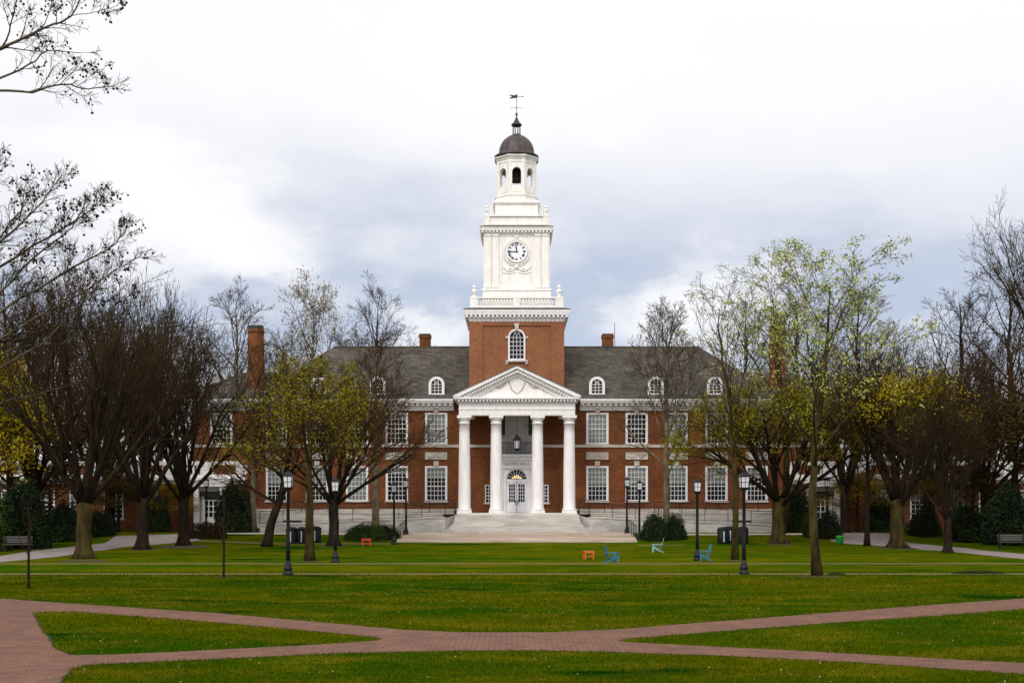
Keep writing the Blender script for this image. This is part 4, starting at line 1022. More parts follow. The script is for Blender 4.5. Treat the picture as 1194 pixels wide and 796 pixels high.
lamps = [(336, 49.6, 'tall black lamp post nearest on the left, its base on the front narrow path'), (391, 61.0, 'black lamp post standing before the forked tree trunk on the left lawn'),
         (459.5, 83.2, 'black lamp post at the front left corner of the marble landing'), (473.5, 90.8, 'black lamp post against the ramp wall left of the steps'),
         (731, 92.0, 'black lamp post against the ramp wall right of the steps'), (745.5, 87.2, 'black lamp post between the landing and the round evergreen shrubs'),
         (813, 62.8, 'black lamp post beside a blue chair on the right lawn'), (867.5, 50.3, 'tall black lamp post nearest on the right, its base on the front narrow path'),
         (240.5, 95.5, 'small distant lamp post before the left white side porch'), (964.5, 95.5, 'small distant lamp post before the right white side porch')]
lamp0 = None
for px, Y, lb in lamps:
    loc = (wx(px, Y), Y, zg(Y))
    if lamp0 is None: lamp0 = make_lamp(loc, lb)
    else: dup(lamp0, loc, lb, rz=rnd.uniform(-.15, .15))

# ------------------------------------------------------------------ lawn furniture
def adirondack(loc, rz, m, label):
    r = empty('lawn_chair', (0, 0, 0), label, 'chair', 'slatted lawn chairs'); x = 0
    # faces +x
    s_ = MB()
    for i in range(5):
        a = -.30+.13*i; z = .24+.035*i; s_.box(a, a+.115, -.28, .28, z, z+.025)
    s_.build('seat', m, r)
    b = MB()
    for i in range(5):
        y0 = -.27+.11*i; hgt = .70+.08*(1-abs(i-2)/2); dx = -.26
        b.add([(-.30, y0, .26), (-.30, y0+.1, .26), (-.30+dx, y0+.1, .26+hgt), (-.30+dx, y0, .26+hgt), (-.325, y0, .25), (-.325, y0+.1, .25), (-.325+dx, y0+.1, .25+hgt), (-.325+dx, y0, .25+hgt)],
              [(0, 1, 2, 3), (7, 6, 5, 4), (0, 3, 7, 4), (1, 5, 6, 2), (3, 2, 6, 7), (0, 4, 5, 1)])
    b.box(-.47, -.44, -.29, .29, .58, .66); b.build('backrest', m, r)
    for k in (-1, 1):
        a = MB(); a.box(-.50, .40, k*.36-.07, k*.36+.07, .56, .59); a.build('arm', m, r)
        f = MB(); f.box(.26, .36, k*.32-.02, k*.32+.02, 0, .558); f.build('leg', m, r)
        g_ = MB(); g_.prism([(-.62, 0), (-.50, 0), (.30, .30), (.30, .38), (.20, .38)], k*.29-.015, k*.29+.015); g_.build('leg', m, r)
    r.location = loc; r.rotation_euler[2] = rz; return r
def at(px, py): x, y = gp(px, py); return (x, y, zg(y))
for px, py, rz, m, lb in ((714, 655.5, .25, 'blue', 'sky blue slatted lawn chair, nearest to the orange table'), (766, 643.5, 2.9, 'teal', 'pale teal slatted lawn chair between the blue ones'),
                          (820, 653.5, 3.3, 'blue', 'blue slatted lawn chair partly behind a lamp post')):
    o = adirondack(at(px, py), rz, m, lb)
    o.scale = (.68, .68, .80)
def side_table(px, py, m, lb, s=1.0):
    r = empty('side_table', (0, 0, 0), lb, 'table', 'small painted side tables')
    t = MB()
    for i in range(4): t.box(-.26+.135*i, -.26+.135*i+.12, -.25, .25, .40, .43)
    t.box(-.27, .28, -.26, -.23, .33, .398); t.box(-.27, .28, .23, .26, .33, .398); t.build('tabletop', m, r)
    for a in (-1, 1):
        for b in (-1, 1):
            l = MB(); l.box(a*.22-.03, a*.22+.03, b*.2-.03, b*.2+.03, 0, .399); l.build('leg', m, r)
    sh_ = MB(); sh_.box(-.22, .22, -.2, .2, .13, .16); sh_.build('shelf', m, r)
    r.location = at(px, py); r.scale = (s, s, s); r.rotation_euler[2] = .2
side_table(686, 651.5, 'orange', 'small orange side table on the lawn beside the blue chair', .95)
side_table(427, 636, 'red', 'small red side table before the low spreading shrub', 1.05)
def bin_(px, Y, lb, s=1.0):
    r = empty('litter_bin', (wx(px, Y), Y, zg(Y)), lb, 'bin', 'black litter bins'); x, y, z = WL[r]
    m_ = MB(); m_.lathe([(.33, z), (.36, z+.05), (.38, z+.85), (.36, z+.87)], x, y, 14); m_.build('body', 'bin', r)
    m_ = MB(); m_.lathe([(.39, z+.872), (.39, z+.93), (.28, z+1.04), (.1, z+1.08)], x, y, 14); m_.build('lid', 'bin', r)
    m_ = MB(); m_.box(x-.03, x+.03, y-.40, y-.385, z+.1, z+.8); m_.build('sticker', 'notice', r)
for px, Y, lb in ((340, 84, 'black litter bin, leftmost of the pair by the slim mossy trunk'), (352.5, 84, 'black litter bin between the slim mossy trunk and another bin'), (368, 85, 'black litter bin to the right of the slim mossy trunk'),
                  (843, 84, 'black litter bin, leftmost of the three on the right lawn'), (850.5, 85, 'black litter bin tucked behind the slender trunk on the right'), (866, 84.5, 'black litter bin behind the nearest right lamp post')):
    bin_(px, Y, lb)
def bench(px, py, rz, lb, m='wood'):
    r = empty('park_bench', (0, 0, 0), lb, 'bench', 'benches under the trees')
    s_ = MB()
    for i in range(4): s_.box(-.8, .8, -.22+.12*i, -.12+.12*i, .42, .45)
    s_.build('seat', m, r); b = MB()
    for i in range(3): b.box(-.8, .8, .27+.02*i, .30+.02*i, .52+.14*i, .62+.14*i)
    b.build('backrest', m, r)
    for k in (-1, 1):
        l = MB(); l.box(k*.7-.03, k*.7+.03, -.2, -.14, 0, .418); l.box(k*.7-.03, k*.7+.03, .24, .30, 0, .95) if False else l.box(k*.7-.03, k*.7+.03, .2, .262, 0, .9); l.box(k*.7-.025, k*.7+.025, -.2, .2, .6, .64); l.build('leg', 'iron', r)
    r.location = at(px, py); r.rotation_euler[2] = rz
bench(1070, 624, .2, 'pale bench behind the twin trunks on the right'); bench(1180, 640, -.2, 'grey slatted bench at the right edge under dark shrubs'); bench(20, 643, .2, 'grey bench at the left edge before dark shrubs')
c = MB()
x, y, z = at(979, 634); c.lathe([(.22, z), (.26, z+.5), (.28, z+.52), (.05, z+.56)], x, y, 12); c.build('green_bucket', 'green'); tag(bpy.data.objects['green_bucket'], 'bright green bucket beside the rounded shrub on the right', 'bucket')

# ------------------------------------------------------------------ vegetation
def prisms(P0, P1, r0, r1, k=3):
    d = P1-P0; L = np.linalg.norm(d, axis=1, keepdims=True); d = d/np.maximum(L, 1e-9)
    ref = np.where(np.abs(d[:, 2:3]) < .9, np.array([[0, 0, 1.0]]), np.array([[1.0, 0, 0]]))
    u = np.cross(d, ref); u /= np.linalg.norm(u, axis=1, keepdims=True); w_ = np.cross(d, u)
    vs_ = []
    for P, r in ((P0, r0), (P1, r1)):
        for i in range(k):
            a = 2*math.pi*i/k; vs_.append(P+(u*math.cos(a)+w_*math.sin(a))*r[:, None])
    V = np.stack(vs_, 1).reshape(-1, 3); n = len(P0); base = np.arange(n)[:, None]*(2*k)
    Fc = np.concatenate([base+np.array([[i, (i+1) % k, (i+1) % k+k, i+k]]) for i in range(k)], 0)
    return V, Fc
def leaves(name, C, size, m, rng, spread=.12, shape=(1, .6), per=1):
    C = np.repeat(np.asarray(C), per, 0); n = len(C); C = C+rng.normal(0, spread, (n, 3))
    a = rng.normal(size=(n, 3)); a /= np.linalg.norm(a, axis=1, keepdims=True)
    b = rng.normal(size=(n, 3)); b = np.cross(a, b); b /= np.linalg.norm(b, axis=1, keepdims=True)
    s = size*rng.uniform(.6, 1.3, (n, 1)); a = a*s*shape[0]; b = b*s*shape[1]
    V = np.stack([C-a, C-b*.8, C+a, C+b*.8], 1).reshape(-1, 3)
    return np_mesh(name, V, np.arange(4*n).reshape(-1, 4), m)

class Tree:
    def __init__(s, seed, kids, ratio, ang, up, wig, maxl, rt=.012, nseg=(6, 5, 4, 3, 2), droop=0):
        s.r = random.Random(seed); s.kids = kids; s.ratio = ratio; s.ang = ang; s.up = up; s.wig = wig; s.maxl = maxl; s.rt = rt; s.nseg = nseg
        s.big = []; s.tw = []; s.tips = []; s.mid = []
    def grow(s, p, d, L, r, lvl):
        rr = s.r; n = s.nseg[lvl]; pts = [p.copy()]; rs = [r]; ds = [d.copy()]; r1 = max(r*(.42 if lvl < s.maxl else .5), s.rt*.6)
        for i in range(n):
            w_ = s.wig[lvl]
            d = (d+Vector((rr.gauss(0, w_), rr.gauss(0, w_), rr.gauss(0, w_)))+Vector((0, 0, s.up[lvl]))).normalized()
            p = p+d*(L/n); pts.append(p.copy()); rs.append(r+(r1-r)*(i+1)/n); ds.append(d.copy())
        s.emit(pts, rs, lvl); s.spawn(pts, rs, ds, L, lvl)
    def emit(s, pts, rs, lvl):
        if rs[0] > .045: s.big.append((pts, rs))
        else:
            for i in range(len(pts)-1): s.tw.append((pts[i], pts[i+1], rs[i], rs[i+1]))
    def spawn(s, pts, rs, ds, L, lvl, t0=.22, flip=None):
        rr = s.r
        if lvl >= s.maxl: s.tips.append(pts[-1]); s.mid.append(pts[len(pts)//2]); return
        if lvl == s.maxl-1: s.mid.append(pts[-1])
        n = len(pts)-1; K = s.kids[lvl]; az = rr.uniform(0, 6.28)
        for k in range(K):
            t = t0+(1-t0)*(k+rr.uniform(.1, .9))/K; q = t*n; i = min(int(q), n-1); f = q-i
            p = pts[i].lerp(pts[i+1], f); d = ds[min(i+1, n)]; r = rs[i]+(rs[i+1]-rs[i])*f
            az += 2.4+rr.uniform(-.5, .5); a = R(rr.gauss(s.ang[lvl], s.ang[lvl]*.22))
            ref = Vector((0, 0, 1)) if abs(d.z) < .9 else Vector((1, 0, 0)); u = d.cross(ref).normalized(); w_ = d.cross(u)
            nd = (d*math.cos(a)+(u*math.cos(az)+w_*math.sin(az))*math.sin(a)).normalized()
            s.grow(p, nd, L*s.ratio[lvl]*(1.2-.55*t)*rr.uniform(.8, 1.2), max(r*rr.uniform(.45, .62), s.rt), lvl+1)
    def fit(s, zf, half, top, cx_=0.0, cy_=0.0):
        """scale the crown about the fork so that it has the wanted half width and top height"""
        A = np.array([tuple(t) for t in s.tips]); rr_ = np.percentile(np.hypot(A[:, 0]-cx_, A[:, 1]-cy_), 93); tz = np.percentile(A[:, 2], 98.5)
        k = half/rr_; kz = (top-zf)/(tz-zf)
        def f(p):
            if p.z <= zf*.98: return p
            g_ = min(1, (p.z-zf*.98)/(zf*.2+.3)); kk = 1+(k-1)*g_
            return Vector((cx_+(p.x-cx_)*kk, cy_+(p.y-cy_)*kk, zf+(p.z-zf)*kz if p.z > zf else p.z))
        s.big = [([f(p) for p in P], r) for P, r in s.big]; s.tw = [(f(a), f(b), c_, d_) for a, b, c_, d_ in s.tw]
        s.tips = [f(p) for p in s.tips]; s.mid = [f(p) for p in s.mid]
    def meshes(s, bark, twig, name, limb=None):
        tr = MB(); lb = MB(); nt_ = getattr(s, 'ntrunk', 1)
        for i, (P, r) in enumerate(s.big): (tr if i < nt_ else lb).tube(P, r, 12 if r[0] > .25 else (7 if r[0] > .1 else 5))
        a = np.array([tuple(x[0]) for x in s.tw]); b = np.array([tuple(x[1]) for x in s.tw])
        V, Fc = prisms(a, b, np.array([x[2] for x in s.tw]), np.array([x[3] for x in s.tw]))
        lm_ = lb.mesh('limbs', limb or ('bark_dark' if twig == 'twig_dark' else bark))
        return tr.mesh('trunk', bark), lm_, np_mesh('crown', V, Fc, twig)

def trunk_poly(rng, h, r, lean=(0, 0), flare=1.55, n=8):
    pts = []; rs = []
    for i in range(n+1):
        t = i/n; pts.append(Vector((lean[0]*t*h+rng.gauss(0, .02)*(i > 0), lean[1]*t*h+rng.gauss(0, .02)*(i > 0), h*t-.06)))
        rs.append(r*(1+(flare-1)*max(0, 1-t*3.4)**2-.08*t))
    return pts, rs
def roots(T, r):
    for k in range(7):
        a = k*.9+T.r.uniform(-.2, .2); T.big.append(([Vector((math.cos(a)*r*.5, math.sin(a)*r*.5, .55)), Vector((math.cos(a)*r*1.15, math.sin(a)*r*1.15, .12)), Vector((math.cos(a)*r*1.8, math.sin(a)*r*1.8, -.06))], [r*.42, r*.30, r*.12]))
def vase(seed, fork, r, nl, half, top, dens=1.0, lean=(0, 0), el=(42, 78), kids=(6, 5, 4, 2), rt=.012, up=(.045, .045, .05, .05, .04), wig=(.07, .095, .115, .14, .15)):
    kids = tuple(max(2, round(k*dens)) for k in kids)
    T = Tree(seed, kids, (.66, .58, .55, .55), (21, 25, 29, 34), up, wig, 4, rt)
    pts, rs = trunk_poly(T.r, fork, r, lean); T.big.append((pts, rs)); roots(T, r); T.ntrunk = len(T.big)
    for k in range(nl):
        az = 2*math.pi*k*.618+T.r.uniform(-.3, .3); e = R(el[0]+(el[1]-el[0])*((k+.5)/nl)**.8)
        d = Vector((math.cos(az)*math.cos(e), math.sin(az)*math.cos(e), math.sin(e)))
        p = pts[-1]-Vector((0, 0, r*1.4*T.r.random()+.25*r)); p = p+Vector((d.x, d.y, 0))*r*.25
        T.grow(p, d, (top-fork)*T.r.uniform(.75, 1.0), r*T.r.uniform(.32, .46), 0)
    T.fit(fork, half, top, pts[-1].x, pts[-1].y); return T
def upright(seed, h, r, half, first=.28, n=16, kids=(6, 5, 4), path=None, rt=.011, up=(.05, .05, .05, .04), ang0=42, len0=.36, maxl=3, topw=.35, wig=(.08, .11, .14, .16)):
    T = Tree(seed, kids, (.52, .52, .55), (34, 36, 38), up, wig, maxl, rt, nseg=(6, 4, 3, 2))
    m_ = 14; pts = []; rs = []
    for i in range(m_+1):
        t = i/m_
        if path:
            q = t*(len(path)-1); j = min(int(q), len(path)-2); P = Vector(path[j]).lerp(Vector(path[j+1]), q-j)
        else: P = Vector((0, 0, h*t))
        pts.append(P+Vector((T.r.gauss(0, .012*h*t*.5), T.r.gauss(0, .012*h*t*.5), -.06 if i == 0 else 0))); rs.append(r*(1.35 if i == 0 else 1)*(1-t)**.8+.02)
    T.big.append((pts, rs)); az = T.r.uniform(0, 6)
    for k in range(n):
        t = first+(1-first)*(k+.5)/n*.97; q = t*m_; i = min(int(q), m_-1); p = pts[i].lerp(pts[i+1], q-i); rr_ = rs[i]
        az += 2.4; a = R(ang0*T.r.uniform(.75, 1.2)); d = Vector((math.cos(az)*math.sin(a), math.sin(az)*math.sin(a), math.cos(a)))
        w_ = 1-(1-topw)*((t-first)/(1-first))**1.2
        T.grow(p, d, h*len0*w_*T.r.uniform(.8, 1.15), max(rr_*.42, .018), 0)
    A = np.array([tuple(t) for t in T.tips]); ax = pts[-1]
    k = half/np.percentile(np.abs(A[:, 0]-np.interp(A[:, 2], [p.z for p in pts], [p.x for p in pts])), 95)
    zz = [p.z for p in pts]; xx = [p.x for p in pts]; yy = [p.y for p in pts]
    def f(p):
        bx_ = np.interp(p.z, zz, xx); by_ = np.interp(p.z, zz, yy); return Vector((bx_+(p.x-bx_)*k, by_+(p.y-by_)*k, p.z))
    T.big = [T.big[0]]+[([f(p) for p in P], r_) for P, r_ in T.big[1:]]; T.tw = [(f(a), f(b), c_, d_) for a, b, c_, d_ in T.tw]; T.tips = [f(p) for p in T.tips]; T.mid = [f(p) for p in T.mid]
    return T
LIB = {}
def put(key, T, px, py, label, bark, twig, name, leaf=None, Y=None, rz=0.0, scale=(1, 1, 1), cat='tree', group='trees round the lawn', nrng=None):
    """place a tree; leaf = (material, size, share of tips, spread, per tip, filter)"""
    if Y is None: Y = gdist(py)
    loc = (wx(px, Y), Y, zg(Y))
    r = empty(name, loc, label, cat, group); r.rotation_euler[2] = rz; r.scale = scale
    if key not in LIB: LIB[key] = (T.meshes(bark, twig, key), T)
    (mt, ml, mc), T = LIB[key]
    for nm, me in (('trunk', mt), ('limbs', ml), ('crown', mc)):
        o = bpy.data.objects.new(nm, me); col.objects.link(o); o.parent = r
        if nm == 'trunk' and bark and me.materials[0] != M[bark]: o.material_slots[0].link = 'OBJECT'; o.material_slots[0].material = M[bark]
        if nm == 'limbs' and bark == 'bark_dark': o.material_slots[0].link = 'OBJECT'; o.material_slots[0].material = M[bark]
        if nm == 'crown' and me.materials[0] != M[twig]: o.material_slots[0].link = 'OBJECT'; o.material_slots[0].material = M[twig]
    if leaf:
        lm, size, share, spread, per, flt = leaf; rng = np.random.default_rng(abs(hash((px, 7))) % 9999)
        C = np.array([tuple(t) for t in (T.tips+T.mid)])
        if flt: C = C[flt(C)]
        C = C[rng.random(len(C)) < share]
        me = leaves('leaves', C, size, lm, rng, spread, per=per); o = bpy.data.objects.new('leaves', me); col.objects.link(o); o.parent = r
    # bare soil round the foot
    return r

# --- big vase-shaped trees on the left
TA = vase(11, 2.9, .40, 11, 6.4, 14.6); TB = vase(12, 2.9, .37, 11, 5.8, 14.8); TC = vase(13, 2.9, .33, 10, 6.2, 12.6, el=(42, 76))
put('A', TA, 98, 651, 'thick mossy trunk forking low, leftmost of the three big bare trees', 'bark_mossy', 'twig_dark', 'bare_tree')
put('B', TB, 166, 640, 'middle one of the three big bare vase-shaped trees on the left', 'bark_dark', 'twig_dark', 'bare_tree', scale=(1, 1, 1.10))
put('C', TC, 214, 635.5, 'rightmost of the three big bare vase-shaped trees, beside the left porch', 'bark_dark', 'twig_dark', 'bare_tree', scale=(1.05, 1.05, 1.12))
put('B', TB, 40, 632, 'bare tree behind the leftmost big one, over the dark shrubs', 'bark_dark', 'twig_red', 'bare_tree', rz=2.1, scale=(1.1, 1.1, 1.22))
put('A', TA, 128, 618, 'bare tree far behind, between the leftmost and middle big trees', 'bark_dark', 'twig_red', 'bare_tree', Y=97, rz=1.2, scale=(1.05, 1.05, 1.2))
# --- left centre
TF = vase(15, 3.0, .33, 11, 5.9, 11.0, el=(36, 76), kids=(7, 5, 4, 3), wig=(.06, .08, .10, .12, .13))
def lowleft(C): return (C[:, 2] > 4.6) & (C[:, 0]+.25*C[:, 1] < 2.4) & (np.sin(C[:, 0]*1.7)+np.sin(C[:, 2]*1.9+C[:, 1]) > -.5)
put('F', TF, 389, 636, 'spreading tree with low fork and olive leaves behind a lamp post, left of the steps', 'bark_dark', 'twig_red', 'spring_tree', leaf=('leaf_olive', .075, .26, .16, 6, lowleft))
p311 = [(0, 0, 0), (.25, 0, 1.4), (.9, .1, 3.2), (1.3, .2, 5.2), (1.3, .3, 8), (1.5, .3, 10.5)]
TL = upright(21, 10.5, .30, 4.2, first=.32, n=13, path=p311, rt=.014, kids=(6, 6, 5))
put('L', TL, 311, 637, 'dark leaning trunk behind the nearest left lamp post', 'bark_dark', 'twig_dark', 'leaning_tree', leaf=('leaf_olive', .09, .25, .25, 2, None))
TS = upright(22, 8.9, .22, 2.9, first=.38, n=14, rt=.011, kids=(6, 5, 4), ang0=50)
put('S', TS, 361, 653.5, 'slim straight mossy trunk with yellow-green leaves between the left lamp posts', 'bark_mossy', 'twig_red', 'spring_tree', leaf=('leaf_olive', .065, .22, .15, 6, None))
TW = upright(23, 13.5, .24, 3.1, first=.25, n=20, rt=.012, kids=(6, 6, 4), ang0=34)
put('W', TW, 438, 613, 'pale slender trunk by the ramp wall with brown twigs across the roof', 'bark_pale', 'twig_red', 'slender_tree', Y=92.3, scale=(1.1, 1.1, .98))
put('W', TW, 777, 613, 'pale slender bare tree rising behind the round evergreen shrubs', 'bark_pale', 'twig_grey', 'slender_tree', Y=92.3, rz=2.2, scale=(1.0, 1.0, 1.12))
TP = upright(24, 15.5, .26, 3.6, first=.25, n=19, rt=.013, kids=(5, 5, 4), ang0=36)
put('P', TP, 295, 618, 'pale leaning trunk at the hall corner beside the dark evergreen', 'bark_pale', 'twig_dark', 'slender_tree', Y=94, scale=(.9, .9, .85))
# --- trees beyond the roof
put('P', TP, 276, 600, 'grey bare tree rising behind the left tall chimney', 'bark_pale', 'twig_grey', 'distant_tree', Y=118, rz=1.0, scale=(1.15, 1.15, 1.33), group='trees beyond the hall')
put('P', TP, 366, 600, 'bare tree with cream buds rising behind the left hip of the roof', 'bark_pale', 'twig_grey', 'distant_tree', Y=119, rz=2.0, scale=(1.05, 1.05, 1.35), leaf=('leaf_white', .10, .40, .3, 2, lambda C: C[:, 2] > 8), group='trees beyond the hall')
put('P', TP, 440, 600, 'grey bare tree rising behind the roof, nearest to the left ridge chimney', 'bark_dark', 'twig_grey', 'distant_tree', Y=119, rz=3.3, scale=(1.0, 1.0, 1.34), group='trees beyond the hall')
put('W', TW, 405, 600, 'low twiggy tree showing behind the roof between two taller ones', 'bark_pale', 'twig_grey', 'distant_tree', Y=121, rz=3.3, scale=(1.0, 1.0, 1.22), group='trees beyond the hall')
put('P', TP, 330, 600, 'bare tree just right of the left tall chimney, behind the wing roof', 'bark_pale', 'twig_grey', 'distant_tree', Y=121, rz=5.3, scale=(1.15, 1.15, 1.12), group='trees beyond the hall')
put('W', TW, 475, 600, 'thin twigs just left of the left ridge chimney behind the roof', 'bark_pale', 'twig_grey', 'distant_tree', Y=121, rz=.3, scale=(1.0, 1.0, 1.13), group='trees beyond the hall')
put('P', TP, 768, 600, 'bare tree top behind the roof right of the right ridge chimney', 'bark_pale', 'twig_grey', 'distant_tree', Y=119, rz=4.4, scale=(.9, .9, 1.20), leaf=('leaf_white', .09, .08, .3, 1, lambda C: C[:, 2] > 8), group='trees beyond the hall')
for px, rz, sx, sz, lb in ((870, .4, 1.1, 1.25, 'bare tree behind the wing roof just left of the right tall chimney'), (930, 1.9, 1.2, 1.35, 'bare tree just right of the right tall chimney behind the wing roof'), (1000, 3.1, 1.3, 1.35, 'grey bare tree far behind the pale green tree'),
                        (1120, 5.0, 1.4, 1.35, 'grey bare tree far behind, above the right wing'), (1178, .9, 1.4, 1.5, 'grey bare tree far behind at the right edge'),
                        (225, 2.9, 1.3, 1.15, 'grey bare tree far behind, left of the left tall chimney'), (70, 5.1, 1.4, 1.45, 'grey bare tree far behind the leftmost big tree'), (5, .2, 1.4, 1.5, 'grey bare tree far behind at the left edge')):
    put('P', TP, px, 600, lb, 'bark_dark', 'twig_grey', 'distant_tree', Y=117+(px*7) % 6, rz=rz, scale=(sx, sx, sz), group='trees beyond the hall')
# --- right side
p857 = [(0, 0, 0), (.05, 0, 3.5), (-.1, 0, 7), (-.5, 0, 10.5), (-1.0, .1, 14.2)]
TR = upright(31, 14.2, .17, 2.4, first=.38, n=16, path=p857, rt=.009, kids=(4, 4, 3), ang0=36, topw=.45)
put('R', TR, 857, 652, 'tall slender bare tree with a slim trunk left of the nearest right lamp post', 'bark_mossy', 'twig_grey', 'slender_tree', scale=(.9, .9, .88), leaf=('leaf_pale', .06, .12, .12, 2, lambda C: C[:, 2] > 6))
p953 = [(0, 0, 0), (-.22, 0, 3.3), (-.1, 0, 6), (.3, 0, 9), (.5, .1, 12.2)]
TG = upright(32, 12.2, .17, 3.3, first=.34, n=13, path=p953, rt=.010, kids=(5, 4, 3), ang0=34, topw=.5, len0=.40)
put('G', TG, 953, 671, 'pale green budding tree on the right lawn, the nearest trunk to the camera', 'bark_mossy', 'twig_grey', 'spring_tree', scale=(1, 1, .90), leaf=('leaf_pale', .062, .52, .10, 7, lambda C: C[:, 2] > 5.0))
put('G', TG, 913, 636, 'pale green budding tree behind, over the right tall chimney', 'bark_mossy', 'twig_grey', 'spring_tree', Y=92, rz=2.4, scale=(1.5, 1.5, 1.40), leaf=('leaf_pale', .055, .42, .09, 6, lambda C: C[:, 2] > 5.5))
TH = vase(16, 2.9, .46, 10, 6.9, 10.4, el=(26, 70), kids=(6, 5, 5, 3), wig=(.07, .09, .11, .12, .13))
put('H', TH, 908, 633, 'thick pale trunk with olive leaves before the right end of the hall', 'bark_mossy', 'twig_dark', 'spring_tree', leaf=('leaf_olive', .08, .50, .17, 7, lambda C: (C[:, 2] > 4.2) & (np.sin(C[:, 0]*1.7)+np.sin(C[:, 2]*2.1+C[:, 1]) > -.3)))
TI = vase(17, 3.0, .46, 10, 6.0, 13.0, el=(40, 78))
put('I', TI, 1046, 638, 'thick trunk with golden leaves beside the pale road on the right', 'bark_mossy', 'twig_dark', 'golden_tree', leaf=('leaf_mustard', .095, .95, .26, 6, lambda C: (np.hypot(C[:, 0]-.3, (C[:, 2]-7.7)*1.1) < 3.1+.6*np.sin(C[:, 0]*3+C[:, 2]*2)) & (C[:, 1] < 2.5)))
put('A', TA, 1105, 644, 'slimmer bare vase-shaped tree on the right, last before the frame edge', 'bark_dark', 'twig_dark', 'bare_tree', rz=2.7, scale=(.56, .56, .70))
put('L2', upright(25, 9.0, .17, 2.8, first=.4, n=12, rt=.012, kids=(6, 5, 4)), 1011, 636, 'slim dark trunk on the road edge, left of the golden tree', 'bark_dark', 'twig_dark', 'slender_tree', leaf=('leaf_gold', .08, .2, .3, 1, None))
TE = vase(18, 4.2, .50, 13, 7.4, 20.0, el=(26, 78), kids=(9, 7, 5, 3), rt=.010, up=(.10, .08, .06, .06, .04))
put('E', TE, 1285, 655, 'very tall bare tree leaning in from the right edge of the frame', 'bark_dark', 'twig_dark', 'bare_tree', Y=64)
put('B', TB, 1150, 625, 'reddish bare tree behind the last vase-shaped tree on the right', 'bark_dark', 'twig_red', 'bare_tree', Y=90, rz=1.4, scale=(1.05, 1.05, .98))
put('C', TC, 1085, 622, 'reddish bare tree behind the golden tree', 'bark_dark', 'twig_red', 'bare_tree', Y=95, rz=3.0, scale=(1, 1, 1.0))
put('C', TC, 985, 622, 'bare tree behind the nearest right trunk, before the right porch', 'bark_dark', 'twig_red', 'bare_tree', Y=93, rz=.8, scale=(.9, .9, 1.15))
for px, Y, rz, sc, lb in ((52, 117, .5, 1.25, 'reddish bare tree rising behind the left low wing, above the leftmost trunk'), (112, 119, 1.9, 1.3, 'reddish bare tree rising behind the left low wing, between the first two big trunks'), (178, 116, 3.3, 1.15, 'reddish bare tree behind the left low wing, next to the hall'),
                      (1035, 116, 4.4, 1.15, 'reddish bare tree behind the right low wing, next to the hall'), (1098, 119, 5.4, 1.25, 'reddish bare tree rising behind the right low wing, above the last vase-shaped tree'), (1165, 117, .9, 1.3, 'reddish bare tree rising behind the far end of the right low wing')):
    put('C', TC, px, 600, lb, 'bark_dark', 'twig_red', 'distant_tree', Y=Y, rz=rz, scale=(sc*1.15, sc*1.15, sc*.85), group='trees beyond the hall')
# yellow leafing small tree on the left edge
put('S', TS, -14, 642, 'yellow-leaved small tree at the left edge among the dark shrubs', 'bark_dark', 'twig_red', 'golden_tree', Y=72, rz=1.3, scale=(.95, .95, 1.12), leaf=('leaf_mustard', .09, .75, .30, 4, None))
for px, Y, lf, sc, lb in ((58, 92, 'leaf_brown', .62, 'brown-gold leafing small tree left of the leftmost big trunk'), (138, 96, 'leaf_brown', .55, 'brown-gold leafing small tree between the first two big trunks'), (12, 84, 'leaf_brown', 1.2, 'brown-gold leafing tree at the left edge above the bench'),
                     (192, 96, 'leaf_gold', .45, 'small gold leafing tree left of the left white porch'), (1078, 92, 'leaf_gold', .55, 'brown-gold leafing small tree right of the golden tree trunk'), (1135, 90, 'leaf_brown', .6, 'brown-gold leafing small tree right of the last vase-shaped tree'),
                     (1185, 86, 'leaf_brown', 1.2, 'brown-gold leafing tree at the right edge above the bench'), (1000, 95, 'leaf_gold', .55, 'brown-gold leafing small tree between the right porch and the slim trunk')):
    put('S', TS, px, 640, lb, 'bark_dark', 'twig_red', 'leafing_tree', Y=Y, rz=px*.37, scale=(1.25*sc, 1.25*sc, .80*sc), leaf=(lf, .10, .8, .34, 4, None))
for (key, T_, px, py, Yt) in (('R', TR, 857, 652, None), ('G', TG, 953, 671, None)):
    rt_ = [o for o in bpy.data.objects if o.type == 'EMPTY' and abs(o.location.x-wx(px, gdist(py))) < .01 and abs(o.location.y-gdist(py)) < .01][0]
    rng = np.random.default_rng(px); C = np.array([tuple(t) for t in (T_.tips+T_.mid)]); C = C[(C[:, 2] < 6.6)]; C = C[rng.random(len(C)) < .7]
    me = leaves('leaves', C, .06, 'leaf_olive', rng, .13, per=7); o = bpy.data.objects.new('leaves', me); col.objects.link(o); o.parent = rt_
# saplings
TY = upright(41, 2.7, .028, .35, first=.35, n=7, kids=(2, 2, 2), rt=.004, maxl=1)
put('Y', TY, 33.5, 686, 'thin bare sapling nearest the left edge of the lawn', 'bark_dark', 'twig_dark', 'sapling', group='young saplings')
put('Y', TY, 261, 673, 'thin bare sapling on the front narrow path, left of the lamp post', 'bark_dark', 'twig_dark', 'sapling', rz=1, scale=(1, 1, 1.1), group='young saplings')

